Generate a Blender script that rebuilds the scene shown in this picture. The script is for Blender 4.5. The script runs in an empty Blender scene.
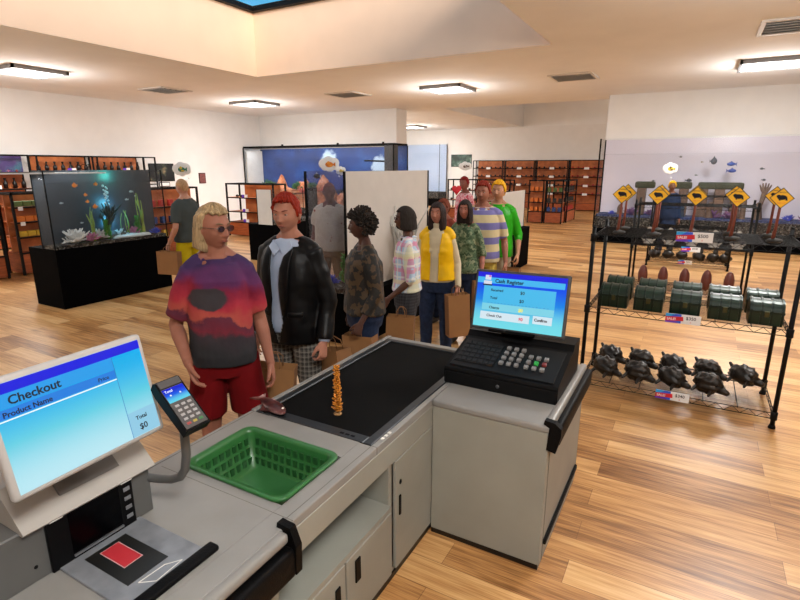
import bpy, bmesh, math, random
from mathutils import Vector, Matrix, Euler, noise
random.seed(7)
PI = math.pi
SC = bpy.context.scene
COL = SC.collection

# ------------------------------------------------------------------ camera, world, lights, exposure
FOC = 519.6
PITCH = math.atan(133 / FOC)
cam_d = bpy.data.cameras.new('camera')
cam_d.sensor_width = 36
cam_d.lens = 36 * FOC / 800
cam_d.clip_end = 200
cam = bpy.data.objects.new('camera', cam_d)
COL.objects.link(cam)
cam.location = (0, 0, 2.0)
cam.rotation_euler = (PI / 2 - PITCH, 0, math.radians(29.2))
SC.camera = cam

def lin(c):
    return tuple(((x / 255) / 12.92 if x / 255 <= .04045 else ((x / 255 + .055) / 1.055) ** 2.4) for x in c[:3]) + (1,)

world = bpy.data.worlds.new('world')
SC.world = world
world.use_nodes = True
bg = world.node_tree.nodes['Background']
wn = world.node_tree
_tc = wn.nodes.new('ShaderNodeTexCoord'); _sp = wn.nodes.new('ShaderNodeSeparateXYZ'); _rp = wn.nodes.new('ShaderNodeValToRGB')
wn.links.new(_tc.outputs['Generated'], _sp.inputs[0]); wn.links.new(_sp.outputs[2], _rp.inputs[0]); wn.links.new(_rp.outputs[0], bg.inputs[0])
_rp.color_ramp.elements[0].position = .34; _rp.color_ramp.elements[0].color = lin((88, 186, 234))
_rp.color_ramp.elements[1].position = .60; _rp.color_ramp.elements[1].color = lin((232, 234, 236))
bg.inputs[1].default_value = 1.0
sun_d = bpy.data.lights.new('sun', 'SUN'); sun_d.energy = 5.0; sun_d.color = (1.0, .80, .62); sun_d.angle = math.radians(22)
sun = bpy.data.objects.new('sun', sun_d); COL.objects.link(sun)
sun.rotation_euler = Vector((-1, .8, -.25)).to_track_quat('-Z', 'Y').to_euler()
SC.view_settings.view_transform = 'Standard'
SC.view_settings.look = 'None'
SC.view_settings.exposure = 0.1
SC.view_settings.gamma = 1.0
SC.view_settings.use_curve_mapping = False

LAMPS = [(-12.1, 6.2), (-12.1, 12.55), (-5.65, 12.55), (.95, 12.55), (.95, 6.2), (-12.1, 0), (.95, 0),
         (-12.3, 23.2), (-12.3, 18.6), (2.0, 22.5), (2.0, 17.8)]  # last three are unseen lamps added to brighten the far room
LAMP_W = 118
CEIL = 3.9
def lamp_light(x, y, w, z=CEIL):
    l = bpy.data.lights.new('lamp_light', 'AREA')
    l.shape = 'SQUARE'; l.size = 1.05; l.energy = w; l.color = (1.0, .985, .965)
    o = bpy.data.objects.new('lamp_light', l); COL.objects.link(o); o.location = (x, y, z - .085)
    p = bpy.data.lights.new('lamp_glow', 'POINT')
    p.energy = w * .80; p.shadow_soft_size = .28; p.color = (1.0, .98, .95)
    q = bpy.data.objects.new('lamp_glow', p); COL.objects.link(q); q.location = (x, y, z - .50)

# ------------------------------------------------------------------ materials
MATS = {}
def new_mat(name):
    m = bpy.data.materials.new(name); m.use_nodes = True
    nt = m.node_tree
    return m, nt, nt.nodes['Principled BSDF']
def pm(name, col, rough=.6, metal=0, var=.0, vs=6, emit=None, es=1, coat=0, bump=0, bs=60, spec=.5, stretch=None):
    if name in MATS: return MATS[name]
    m, nt, b = new_mat(name)
    c = lin(col)
    b.inputs['Base Color'].default_value = c
    b.inputs['Roughness'].default_value = rough
    b.inputs['Metallic'].default_value = metal
    b.inputs['Specular IOR Level'].default_value = spec
    if coat: b.inputs['Coat Weight'].default_value = coat
    tc = nt.nodes.new('ShaderNodeTexCoord')
    src = tc.outputs['Object']
    if stretch:
        mp = nt.nodes.new('ShaderNodeMapping'); mp.inputs['Scale'].default_value = stretch
        nt.links.new(src, mp.inputs[0]); src = mp.outputs[0]
    if var or not emit:
        v = var or .04
        n = nt.nodes.new('ShaderNodeTexNoise'); n.inputs['Scale'].default_value = vs; n.inputs['Detail'].default_value = 5
        nt.links.new(src, n.inputs['Vector'])
        mr = nt.nodes.new('ShaderNodeMapRange'); mr.inputs[1].default_value = .3; mr.inputs[2].default_value = .7
        mr.inputs[3].default_value = 1 - v; mr.inputs[4].default_value = 1 + v
        nt.links.new(n.outputs['Fac'], mr.inputs[0])
        mx = nt.nodes.new('ShaderNodeVectorMath'); mx.operation = 'SCALE'
        mx.inputs[0].default_value = c[:3]
        nt.links.new(mr.outputs[0], mx.inputs['Scale'])
        nt.links.new(mx.outputs[0], b.inputs['Base Color'])
    if bump:
        n2 = nt.nodes.new('ShaderNodeTexNoise'); n2.inputs['Scale'].default_value = bs; n2.inputs['Detail'].default_value = 4
        nt.links.new(src, n2.inputs['Vector'])
        bp = nt.nodes.new('ShaderNodeBump'); bp.inputs['Strength'].default_value = bump; bp.inputs['Distance'].default_value = .01
        nt.links.new(n2.outputs['Fac'], bp.inputs['Height']); nt.links.new(bp.outputs[0], b.inputs['Normal'])
    if emit:
        b.inputs['Emission Color'].default_value = lin(emit); b.inputs['Emission Strength'].default_value = es
    MATS[name] = m
    return m
def glass(name, tint=(251, 252, 253), gl=.02, rough=0.2, op=0.0):
    if name in MATS: return MATS[name]
    m = bpy.data.materials.new(name); m.use_nodes = True; nt = m.node_tree; nt.nodes.clear()
    o = nt.nodes.new('ShaderNodeOutputMaterial'); t = nt.nodes.new('ShaderNodeBsdfTransparent')
    t.inputs[0].default_value = lin(tint)
    g = nt.nodes.new('ShaderNodeBsdfGlossy'); g.inputs['Roughness'].default_value = rough
    mx = nt.nodes.new('ShaderNodeMixShader'); mx.inputs[0].default_value = gl
    nt.links.new(t.outputs[0], mx.inputs[1]); nt.links.new(g.outputs[0], mx.inputs[2])
    nt.links.new(mx.outputs[0], o.inputs[0])
    MATS[name] = m; return m
class NB:
    """tiny node-graph builder on object coordinates"""
    def __init__(s, name, rough=.75, bump=None):
        s.m, s.nt, s.b = new_mat(name); s.b.inputs['Roughness'].default_value = rough
        if rough >= .75: s.b.inputs['Specular IOR Level'].default_value = .25
        MATS[name] = s.m
        s.tc = s.nt.nodes.new('ShaderNodeTexCoord')
        s.sep = s.nt.nodes.new('ShaderNodeSeparateXYZ'); s.nt.links.new(s.tc.outputs['Object'], s.sep.inputs[0])
        s.x, s.y, s.z = s.sep.outputs[0], s.sep.outputs[1], s.sep.outputs[2]
    def link(s, a, b):
        if hasattr(a, 'is_linked') or isinstance(a, bpy.types.NodeSocket): s.nt.links.new(a, b)
        else: b.default_value = a
    def math(s, op, a, b=0.0, c=0.0, clamp=False):
        n = s.nt.nodes.new('ShaderNodeMath'); n.operation = op; n.use_clamp = clamp
        s.link(a, n.inputs[0]); s.link(b, n.inputs[1])
        if op in ('MULTIPLY_ADD',): s.link(c, n.inputs[2])
        return n.outputs[0]
    def noise(s, scale, detail=3, sc=None, loc=(0, 0, 0)):
        mp = s.nt.nodes.new('ShaderNodeMapping'); mp.inputs['Scale'].default_value = sc or (1, 1, 1)
        mp.inputs['Location'].default_value = loc
        s.nt.links.new(s.tc.outputs['Object'], mp.inputs[0])
        n = s.nt.nodes.new('ShaderNodeTexNoise'); n.inputs['Scale'].default_value = scale; n.inputs['Detail'].default_value = detail
        s.nt.links.new(mp.outputs[0], n.inputs['Vector']); return n.outputs['Fac']
    def vor(s, scale, feat='F1', out='Color'):
        n = s.nt.nodes.new('ShaderNodeTexVoronoi'); n.feature = feat; n.inputs['Scale'].default_value = scale
        s.nt.links.new(s.tc.outputs['Object'], n.inputs['Vector']); return n.outputs[out]
    def ramp(s, fac, stops, interp='LINEAR'):
        r = s.nt.nodes.new('ShaderNodeValToRGB'); r.color_ramp.interpolation = interp
        els = r.color_ramp.elements
        while len(els) < len(stops): els.new(.5)
        for e, (p, c) in zip(els, stops): e.position = p; e.color = lin(c)
        s.link(fac, r.inputs[0]); return r.outputs[0]
    def mix(s, f, a, b, mode='MIX'):
        n = s.nt.nodes.new('ShaderNodeMix'); n.data_type = 'RGBA'; n.blend_type = mode
        s.link(f, n.inputs[0])
        for v, i in ((a, 6), (b, 7)):
            if isinstance(v, tuple): n.inputs[i].default_value = lin(v)
            else: s.nt.links.new(v, n.inputs[i])
        return n.outputs[2]
    def smooth(s, v, a, b):
        n = s.nt.nodes.new('ShaderNodeMapRange'); n.interpolation_type = 'SMOOTHSTEP'
        s.link(v, n.inputs[0]); n.inputs[1].default_value = a; n.inputs[2].default_value = b
        n.inputs[3].default_value = 0; n.inputs[4].default_value = 1; return n.outputs[0]
    def done(s, col, bump=None, bstr=.3, bd=.01):
        s.nt.links.new(col, s.b.inputs['Base Color'])
        if bump is not None:
            bp = s.nt.nodes.new('ShaderNodeBump'); bp.inputs['Strength'].default_value = bstr; bp.inputs['Distance'].default_value = bd
            s.nt.links.new(bump, bp.inputs['Height']); s.nt.links.new(bp.outputs[0], s.b.inputs['Normal'])
        return s.m

def m_floor():
    n = NB('oak_plank_floor', .36)
    mp = n.nt.nodes.new('ShaderNodeMapping'); mp.inputs['Location'].default_value = (.35, .03, 0)
    n.nt.links.new(n.tc.outputs['Object'], mp.inputs[0])
    def brick(w, h, off, c1, c2, mort, mp=mp):
        b = n.nt.nodes.new('ShaderNodeTexBrick'); b.offset = off; b.offset_frequency = 2; b.squash = 1
        b.inputs['Color1'].default_value = c1; b.inputs['Color2'].default_value = c2
        b.inputs['Mortar'].default_value = (0, 0, 0, 1); b.inputs['Scale'].default_value = 1
        b.inputs['Mortar Size'].default_value = mort; b.inputs['Mortar Smooth'].default_value = .3; b.inputs['Bias'].default_value = 0
        b.inputs['Brick Width'].default_value = w; b.inputs['Row Height'].default_value = h
        n.nt.links.new(mp.outputs[0], b.inputs['Vector']); return b
    b = brick(1.55, .177, .37, (0, 0, 0, 1), (1, 1, 1, 1), .0016)
    grain = n.noise(1.6, 6, (1.2, 17, 1)); grain2 = n.noise(3.2, 8, (1.4, 46, 1)); big = n.noise(.9, 2)
    f = n.math('MULTIPLY', b.outputs['Color'], .42)
    f = n.math('ADD', f, n.math('MULTIPLY', grain, .75))
    f = n.math('ADD', f, n.math('MULTIPLY', n.math('SUBTRACT', grain2, .5), .65))
    f = n.math('ADD', f, n.math('MULTIPLY', n.math('SUBTRACT', big, .5), .3))
    c = n.ramp(f, [(.16, (88, 52, 24)), (.34, (140, 94, 50)), (.52, (184, 134, 80)), (.72, (208, 163, 107)), (.95, (224, 186, 134))])
    c = n.mix(n.math('MULTIPLY', b.outputs['Fac'], .55), c, (92, 56, 30))
    return n.done(c, n.math('SUBTRACT', grain2, b.outputs['Fac']), .12, .004)
def m_wood(name, a, b_, rough=.55, sc=(1, 1, 9)):
    n = NB(name, rough)
    g = n.noise(3.5, 6, sc); g2 = n.noise(9, 6, sc)
    f = n.math('ADD', n.math('MULTIPLY', g, .7), n.math('MULTIPLY', g2, .3))
    return n.done(n.ramp(f, [(.3, a), (.7, b_)]), g2, .1)

M = {}
M['floor'] = m_floor()
M['wall'] = pm('plaster_wall', (228, 227, 225), .9, var=.02, vs=3, bump=.05, bs=120)
M['ceiling'] = pm('plaster_ceiling', (232, 232, 231), .95, var=.025, vs=1.5, bump=.05, bs=90)
M['well'] = pm('skylight_well_plaster', (236, 210, 186), .95, var=.04, vs=1.2)
M['wood'] = m_wood('display_wood', (118, 52, 18), (186, 94, 42))
M['wood2'] = m_wood('display_wood_light', (150, 78, 34), (208, 122, 62), .5, (1, 9, 1))
M['blackmetal'] = pm('black_painted_metal', (9, 9, 10), .55, spec=.2, var=.1)
M['laminate'] = pm('pale_grey_laminate', (138, 138, 129), .5, var=.07, vs=3.5, bump=.05, bs=15)
M['lamtop'] = pm('pale_worktop', (131, 129, 125), .42, var=.08, vs=6)
M['lamdark'] = pm('seam_grey', (96, 92, 86), .7)
M['kick'] = pm('black_kick_plate', (8, 8, 9), .4)
M['rubber'] = pm('black_rubber', (6, 6, 7), .55, spec=.12, var=.15, vs=40, bump=.15, bs=150)
M['belt'] = pm('black_belt', (3, 3, 3), .8, spec=.12, var=.2, vs=12)
M['steel'] = pm('dark_brushed_steel', (70, 72, 74), .4, .85, var=.15, vs=9, stretch=(1, 20, 1))
M['plate'] = pm('scanner_steel', (132, 136, 142), .42, .35, var=.2, vs=14)
M['white'] = pm('white_paint', (215, 213, 208), .6)
M['panel'] = pm('white_back_board', (205, 199, 192), .8, var=.03)
M['black'] = pm('black_plastic', (6, 6, 7), .5, spec=.12, var=.1)
M['blackmatte'] = pm('black_cabinet_paint', (1, 1, 2), .8, spec=.05, var=.1)
M['greyplastic'] = pm('warm_grey_plastic', (158, 153, 146), .5, var=.04)
M['greymetal'] = pm('grey_painted_steel', (90, 90, 88), .5, .2, var=.08)
M['diffuser'] = pm('lamp_diffuser', (255, 255, 252), .5, emit=(255, 252, 246), es=2.2)
M['ink'] = pm('dark_ink', (14, 16, 34), .8)
M['glass'] = glass('aquarium_glass')
M['glassdim'] = glass('aquarium_glass_blue', (240, 243, 250), .035)
M['water'] = glass('water_line', (253, 254, 254), .05, .1)
M['kraft'] = pm('kraft_paper', (146, 104, 62), .85, var=.05, vs=8)
M['kraftdark'] = pm('kraft_paper_side', (122, 82, 46), .85, var=.05, vs=8)
M['red'] = pm('red_print', (205, 28, 44), .6)
M['paper'] = pm('white_paper', (236, 236, 236), .7)
M['blueprint'] = pm('blue_print', (40, 90, 220), .6)
M['cyanprint'] = pm('cyan_print', (40, 165, 232), .6)
M['purpleprint'] = pm('purple_print', (96, 50, 190), .6)

# ------------------------------------------------------------------ mesh builder
class MB:
    def __init__(s): s.bm = bmesh.new()
    def box(s, x0, x1, y0, y1, z0, z1, bev=0, seg=2, M4=None):
        r = bmesh.ops.create_cube(s.bm, size=1)
        vs = r['verts']
        mt = Matrix.Translation(((x0 + x1) / 2, (y0 + y1) / 2, (z0 + z1) / 2)) @ Matrix.Diagonal((abs(x1 - x0), abs(y1 - y0), abs(z1 - z0), 1))
        bmesh.ops.transform(s.bm, matrix=mt, verts=vs)
        if bev:
            es = list({e for v in vs for e in v.link_edges})
            r2 = bmesh.ops.bevel(s.bm, geom=es, offset=bev, segments=seg, affect='EDGES', profile=.5)
            vs = list({v for f in r2['faces'] for v in f.verts} | {v for v in vs if v.is_valid})
        if M4 is not None: bmesh.ops.transform(s.bm, matrix=M4, verts=[v for v in vs if v.is_valid])
        return s
    def ring(s, c, rx, ry, ax, ay, n, ex=2.0):
        out = []
        for i in range(n):
            a = 2 * PI * i / n
            ca, sa = math.cos(a), math.sin(a)
            if ex != 2.0:
                ca = math.copysign(abs(ca) ** (2 / ex), ca); sa = math.copysign(abs(sa) ** (2 / ex), sa)
            out.append(s.bm.verts.new(Vector(c) + ax * rx * ca + ay * ry * sa))
        return out
    def bridge(s, a, b):
        n = len(a)
        for i in range(n):
            s.bm.faces.new((a[i], a[(i + 1) % n], b[(i + 1) % n], b[i]))
    def loft(s, rings, caps=True):
        for a, b in zip(rings, rings[1:]): s.bridge(a, b)
        if caps:
            s.bm.faces.new(list(reversed(rings[0]))); s.bm.faces.new(rings[-1])
    def stack(s, rows, n=24, ex=2.0):
        """rows (z, rx, ry, cx, cy) stacked along z"""
        X, Y = Vector((1, 0, 0)), Vector((0, 1, 0))
        s.loft([s.ring((r[3] if len(r) > 3 else 0, r[4] if len(r) > 4 else 0, r[0]), r[1], r[2], X, Y, n, ex) for r in rows])
        return s
    def tube(s, pts, rad, n=8, flat=None, round_=False):
        pts = [Vector(p) for p in pts]
        if not hasattr(rad, '__len__'): rad = [rad] * len(pts)
        rad = list(rad)
        if round_:
            d0 = (pts[0] - pts[1]).normalized(); d1 = (pts[-1] - pts[-2]).normalized()
            sc_ = lambda r, k: tuple(q * k for q in r) if hasattr(r, '__len__') else r * k
            mn = lambda r: min(r) if hasattr(r, '__len__') else r
            a0, a1 = mn(rad[0]), mn(rad[-1])
            P = [pts[0] + d0 * a0 * .9, pts[0] + d0 * a0 * .6] + pts + [pts[-1] + d1 * a1 * .6, pts[-1] + d1 * a1 * .9]
            R = [sc_(rad[0], .35), sc_(rad[0], .78)] + rad + [sc_(rad[-1], .78), sc_(rad[-1], .35)]
            pts, rad = P, R
        rings = []; up = None
        for i, p in enumerate(pts):
            t = (pts[min(i + 1, len(pts) - 1)] - pts[max(i - 1, 0)])
            if t.length < 1e-9: t = Vector((0, 0, 1))
            t.normalize()
            if up is None:
                up = Vector((1, 0, 0)) if abs(t.x) < .8 else Vector((0, 1, 0))
                if flat is not None: up = Vector(flat)
            ax = (up - t * up.dot(t))
            if ax.length < 1e-6: ax = t.orthogonal()
            ax.normalize(); ay = t.cross(ax); up = ax
            r = rad[i]
            rx, ry = (r if not hasattr(r, '__len__') else r[0]), (r if not hasattr(r, '__len__') else r[1])
            rings.append(s.ring(p, rx, ry, ax, ay, n))
        s.loft(rings); return s
    def ell(s, c, r, M3=None, u=16, v=10, nz=0, seed=0, fr=3):
        q = bmesh.ops.create_uvsphere(s.bm, u_segments=u, v_segments=v, radius=1)
        mt = Matrix.Translation(c) @ (M3.to_4x4() if M3 else Matrix.Identity(4)) @ Matrix.Diagonal((r[0], r[1], r[2], 1))
        if nz:
            for w in q['verts']:
                k = noise.noise(w.co * fr + Vector((seed * 3.1, seed, 0)))
                w.co *= 1 + nz * k
        bmesh.ops.transform(s.bm, matrix=mt, verts=q['verts']); return s
    def lathe(s, prof, c=(0, 0, 0), n=12):
        X, Y = Vector((1, 0, 0)), Vector((0, 1, 0)); c = Vector(c)
        s.loft([s.ring(c + Vector((0, 0, z)), max(r, .0005), max(r, .0005), X, Y, n) for r, z in prof]); return s
    def prism(s, poly, d, M4=None):
        """poly in xz, extruded along y by d (from 0 to d)"""
        a = [s.bm.verts.new((p[0], 0, p[1])) for p in poly]; b = [s.bm.verts.new((p[0], d, p[1])) for p in poly]
        n = len(a)
        s.bm.faces.new(a); s.bm.faces.new(list(reversed(b)))
        for i in range(n): s.bm.faces.new((a[i], b[i], b[(i + 1) % n], a[(i + 1) % n]))
        if M4 is not None: bmesh.ops.transform(s.bm, matrix=M4, verts=a + b)
        return s
    def xf(s, M4): bmesh.ops.transform(s.bm, matrix=M4, verts=s.bm.verts); return s
    def mesh(s, name, smooth=False):
        bmesh.ops.recalc_face_normals(s.bm, faces=s.bm.faces)
        me = bpy.data.meshes.new(name); s.bm.to_mesh(me); s.bm.free()
        if smooth:
            for p in me.polygons: p.use_smooth = True
        return me
    def build(s, name, mat, parent=None, smooth=False, loc=None, rot=None):
        me = s.mesh(name, smooth)
        return link(name, me, mat, parent, loc, rot)
def link(name, me, mat, parent=None, loc=None, rot=None):
    me.materials.clear(); me.materials.append(mat)
    o = bpy.data.objects.new(name, me); COL.objects.link(o)
    if parent: o.parent = parent
    if loc is not None: o.location = loc
    if rot is not None: o.rotation_euler = rot
    return o
def thing(name, label, cat, loc=(0, 0, 0), rz=0, group=None):
    o = bpy.data.objects.new(name, None); COL.objects.link(o); o.empty_display_size = .1
    o.location = loc; o.rotation_euler = (0, 0, rz)
    return tag(o, label, cat, group)
def tag(o, label, cat, group=None, kind=None):
    if len(label.replace(',', ' ').split()) > 16: print('LONGLABEL', label)
    o['label'] = label; o['category'] = cat
    if group: o['group'] = group
    if kind: o['kind'] = kind
    return o
def struct(o): o['kind'] = 'structure'; return o
def copy_tree(o, parent=None, loc=None, rz=None):
    c = o.copy(); COL.objects.link(c)
    if parent: c.parent = parent
    for ch in [k for k in bpy.data.objects if k.parent == o]: copy_tree(ch, c)
    if loc is not None: c.location = loc
    if rz is not None: c.rotation_euler = (0, 0, rz)
    return c
def R3(a, ax): return Matrix.Rotation(a, 3, ax)
ORD = ['first', 'second', 'third', 'fourth', 'fifth', 'sixth', 'seventh', 'eighth', 'ninth', 'tenth', 'eleventh', 'twelfth', 'thirteenth', 'fourteenth']
def text_mesh(txt, size, font_bold=0.0, ext=.0006, align='LEFT'):
    cu = bpy.data.curves.new('txt', 'FONT'); cu.body = txt; cu.size = size; cu.extrude = ext; cu.offset = font_bold
    cu.align_x = align; cu.resolution_u = 3
    o = bpy.data.objects.new('txt', cu); COL.objects.link(o)
    dg = bpy.context.evaluated_depsgraph_get(); dg.update()
    me = bpy.data.meshes.new_from_object(o.evaluated_get(dg)); bpy.data.objects.remove(o)
    return me
def text(txt, size, mat, parent, loc, rot=(PI / 2, 0, 0), bold=0.0, name='lettering', align='LEFT', ext=.0006):
    return link(name, text_mesh(txt, size, bold, ext, align), mat, parent, loc, rot)

# ------------------------------------------------------------------ room
WX, WY, FY = -15.25, 16.0, 26.2
EX, SY = 9.0, -4.0
def slab(name, x0, x1, y0, y1, z0, z1, mat): return struct(MB().box(x0, x1, y0, y1, z0, z1).build(name, mat))
slab('floor', WX - .3, EX + .3, SY - .3, FY + .3, -.12, 0, M['floor'])
slab('wall_left', WX - .25, WX, SY, FY + .2, 0, CEIL + .2, M['wall'])
slab('wall_right', EX, EX + .25, SY, FY + .2, 0, CEIL + .2, M['wall'])
slab('wall_rear', WX, EX, SY - .25, SY, 0, CEIL + .2, M['wall'])
JX0, JX1 = -9.08, -2.38
m = MB(); m.box(WX, JX0, WY, WY + .72, 0, CEIL + .1); struct(m.build('wall_back', M['wall']))
m = MB(); m.box(JX1, EX, WY, WY + .35, 0, CEIL + .1); struct(m.build('wall_back_right', M['wall']))
slab('wall_far', WX, EX, FY, FY + .25, 0, CEIL + 1.6, M['wall'])
# ceiling with two skylight wells
W1 = (-8.66, -2.3, -.6, 9.1); W2 = (-7.75, .8, 16.9, 26.2)
m = MB()
def cel(x0, x1, y0, y1): m.box(x0, x1, y0, y1, CEIL, CEIL + .25)
cel(WX, W1[0], SY, 16.4); cel(W1[1], EX, SY, 16.4); cel(W1[0], W1[1], SY, W1[2]); cel(W1[0], W1[1], W1[3], 16.4)
cel(WX, W2[0], 16.4, FY); cel(W2[1], EX, 16.4, FY); cel(W2[0], W2[1], 16.4, W2[2])
struct(m.build('ceiling', M['ceiling']))
WH = 5.2
for (a, b, c, d), nm, top in ((W1, 'skylight_well', WH), (W2, 'skylight_well_far', WH)):
    m = MB(); t = .2; e = .004; z0 = CEIL + .001
    m.box(a - t, a + e, c - t, d + t, z0, top); m.box(b - e, b + t, c - t, d + t, z0, top)
    m.box(a + e, b - e, c - t, c + e, z0, top)
    m.box(a + e, b - e, d - e, d + t, z0, top)
    o = m.build('ceiling_well' if nm == 'skylight_well' else 'ceiling_well_far', M['well'] if nm == 'skylight_well' else M['ceiling']); struct(o)
    if nm == 'skylight_well_far':
        slab('added_ceiling_cap', a - t, b + t, c - t, d + t, top, top + .1, M['ceiling']); continue  # unseen cap, added to keep the sun out of the far well
    fr = MB(); f = .12
    fr.box(a, a + f, c, d, top - .05, top + .05); fr.box(b - f, b, c, d, top - .05, top + .05)
    fr.box(a + f, b - f, d - f, d, top - .05, top + .05); fr.box(a + f, b - f, c, c + f, top - .05, top + .05)
    k = 1
    for i in range(1, k): x = a + (b - a) * i / k; fr.box(x - .04, x + .04, c + f, d - f, top - .04, top + .04)
    w = fr.build('window_1' if nm == 'skylight_well' else 'window_2', M['blackmetal']); struct(w)
    gz = MB().box(a + f, b - f, c + f, d - f, top - .01, top).build('window_glass', glass('skylight_glass', (250, 252, 255), .02), w)
for nm, (x0, x1, y0, y1) in {'baseboard_left': (WX, WX + .02, SY, WY), 'baseboard_far': (WX, EX, FY - .02, FY), 'baseboard_back': (JX1, EX, WY - .02, WY)}.items():
    slab(nm, x0, x1, y0, y1, 0, .09, M['wall'])

# ------------------------------------------------------------------ ceiling lamps and vents
wh = ['above the far left shelves', 'in the back left corner', 'at the centre before the opening', 'at the right above the large aquarium', 'right above the wire racks',
      'left beside the checkout', 'right beside the checkout', 'in the far room at left', 'added unseen in the far room behind the back wall', 'added unseen in the far room at right', 'added unseen in the far room just behind the right wall']
def ceil_lamp(i, x, y):
    t = thing('ceiling_lamp', 'square white ceiling lamp ' + wh[i], 'ceiling lamp', (x, y, CEIL), 0, 'square ceiling lamps')
    h = .53
    f = MB()
    for a in ((-h, h, -h, -h + .045), (-h, h, h - .045, h), (-h, -h + .045, -h, h), (h - .045, h, -h, h)): f.box(*a, -.075, .0)
    f.build('frame', pm('lamp_frame_grey', (140, 140, 142), .5), t)
    MB().box(-h + .045, h - .045, -h + .045, h - .045, -.066, -.02).build('diffuser', M['diffuser'], t)
    lamp_light(x, y, LAMP_W)
for i, (x, y) in enumerate(LAMPS):
    ceil_lamp(i, x, y)
vw = ['above the left aquarium', 'near the blue aquarium', 'before the right wall edge', 'in the upper right']
for i, (x, y, rz) in enumerate([(-12.08, 9.4, 0), (-8.5, 12.35, 0), (-2.62, 12.4, 0), (.95, 9.5, 0)]):
    t = thing('ceiling_vent', 'white louvred ceiling vent with dark slots ' + vw[i], 'vent', (x, y, CEIL), rz, 'ceiling vents')
    f = MB(); h = .46; g = .40
    for a in ((-h, h, -h, -g), (-h, h, g, h), (-h, -g, -g, g), (g, h, -g, g)): f.box(*a, -.03, 0)
    f.build('frame', M['white'], t)
    MB().box(-g, g, -g, g, -.004, 0).build('backing', M['black'], t)
    for k in range(5):
        yy = -g + .08 + k * .16
        MB().box(-g, g, -.04, .04, -.003, .003).build('slat', M['white'], t, loc=(0, yy, -.022), rot=(math.radians(30), 0, 0))

# ------------------------------------------------------------------ aquariums
def tank(label, x0, x1, y0, y1, base, top, back, pmat, gravel=.06, fr=.016, frame=True, cab_extra=0, gl=None, cat='aquarium', rim=False, cab_back=0, light=0):
    cx, cy = (x0 + x1) / 2, (y0 + y1) / 2
    t = thing('aquarium', label, cat, (cx, cy, 0))
    a, b, c, d = x0 - cx, x1 - cx, y0 - cy, y1 - cy
    gl = gl or M['glass']
    MB().box(a - cab_back, b + cab_extra, c, d, 0, base, .004, 1).build('cabinet', M['blackmatte'], t)
    if light:  # added bar and light to brighten the tank, no such fixture known
        L = d - c if (d - c) > (b - a) else b - a
        lx, ly = (.06, L * .9) if (d - c) > (b - a) else (L * .9, .06)
        MB().box(-lx / 2, lx / 2, c + .05 - ly / 2 + .1, c + .05 + ly / 2 + .1, top - .05, top - .03).build('added_light_bar', M['white'], t)
        l = bpy.data.lights.new('aquarium_light', 'AREA'); l.shape = 'RECTANGLE'; l.size = lx; l.size_y = ly; l.energy = light; l.color = (.95, .97, 1)
        o = bpy.data.objects.new('aquarium_light', l); COL.objects.link(o); o.location = (cx, cy + c + .15, top - .06); o.rotation_euler = (math.radians(18), 0, 0)
    MB().box(a + .012, b - .012, c + .012, d - .012, base, base + gravel).build('gravel', gravelmat, t)
    th = .008
    sides = {'X-': (a, a + th, c, d), 'X+': (b - th, b, c, d), 'Y-': (a + th, b - th, c, c + th), 'Y+': (a + th, b - th, d - th, d)}
    for k, s in sides.items():
        if k == back:
            MB().box(*s, base, top).build('back_panel', pmat, t)
        else:
            MB().box(*s, base, top).build('glass_pane', gl, t)
    if frame:
        for (px, py) in ((a, c), (b, c), (a, d), (b, d)):
            MB().box(px - fr / 2, px + fr / 2, py - fr / 2, py + fr / 2, base, top).build('corner_frame', M['black'], t)
    if rim:
        m = MB(); r = rim
        m.box(a, b, c, c + r, top, top + r); m.box(a, b, d - r, d, top, top + r); m.box(a, a + r, c, d, top, top + r); m.box(b - r, b, c, d, top, top + r)
        m.build('rim', M['black'], t)
    wz = top - .17 * (top - base)
    MB().box(a + .01, b - .01, c + .01, d - .01, wz, wz + .004).build('water_surface', M['water'], t)
    return t
def m_gravel(name, a, b, c):
    n = NB(name, .9)
    v = n.vor(38); s = n.nt.nodes.new('ShaderNodeSeparateColor'); n.nt.links.new(v, s.inputs[0])
    return n.done(n.ramp(s.outputs[0], [(.2, a), (.5, b), (.85, c)], 'CONSTANT'), n.vor(38, 'F1', 'Distance'), .5, .01)
gravelmat = m_gravel('grey_gravel', (30, 29, 28), (66, 64, 60), (108, 104, 98))
bluegravel = m_gravel('blue_gravel', (44, 54, 92), (66, 78, 120), (96, 104, 124))
def m_backdrop_blue():
    n = NB('blue_reef_backdrop', .55)
    a = n.noise(.5, 8, (1, 1, 2.4)); b = n.noise(2.2, 8, (1, 1, 1), (3, 1, 2))
    c = n.ramp(n.math('ADD', n.math('MULTIPLY', a, .6), n.math('MULTIPLY', b, .4)), [(.3, (9, 34, 84)), (.5, (16, 56, 124)), (.72, (40, 94, 166))])
    for (x, z, r) in ((.05, 2.22, .55), (2.2, 2.05, .5)):
        dx = n.math('SUBTRACT', n.x, x); dz = n.math('SUBTRACT', n.z, z)
        d = n.math('ADD', n.math('MULTIPLY', dx, dx), n.math('MULTIPLY', dz, dz))
        k = n.math('SUBTRACT', n.math('ADD', n.noise(5, 6), .1), n.math('DIVIDE', d, r * r))
        c = n.mix(n.math('MULTIPLY', n.smooth(k, .05, .4), .85), c, (190, 214, 236))
    return n.done(c)
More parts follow.
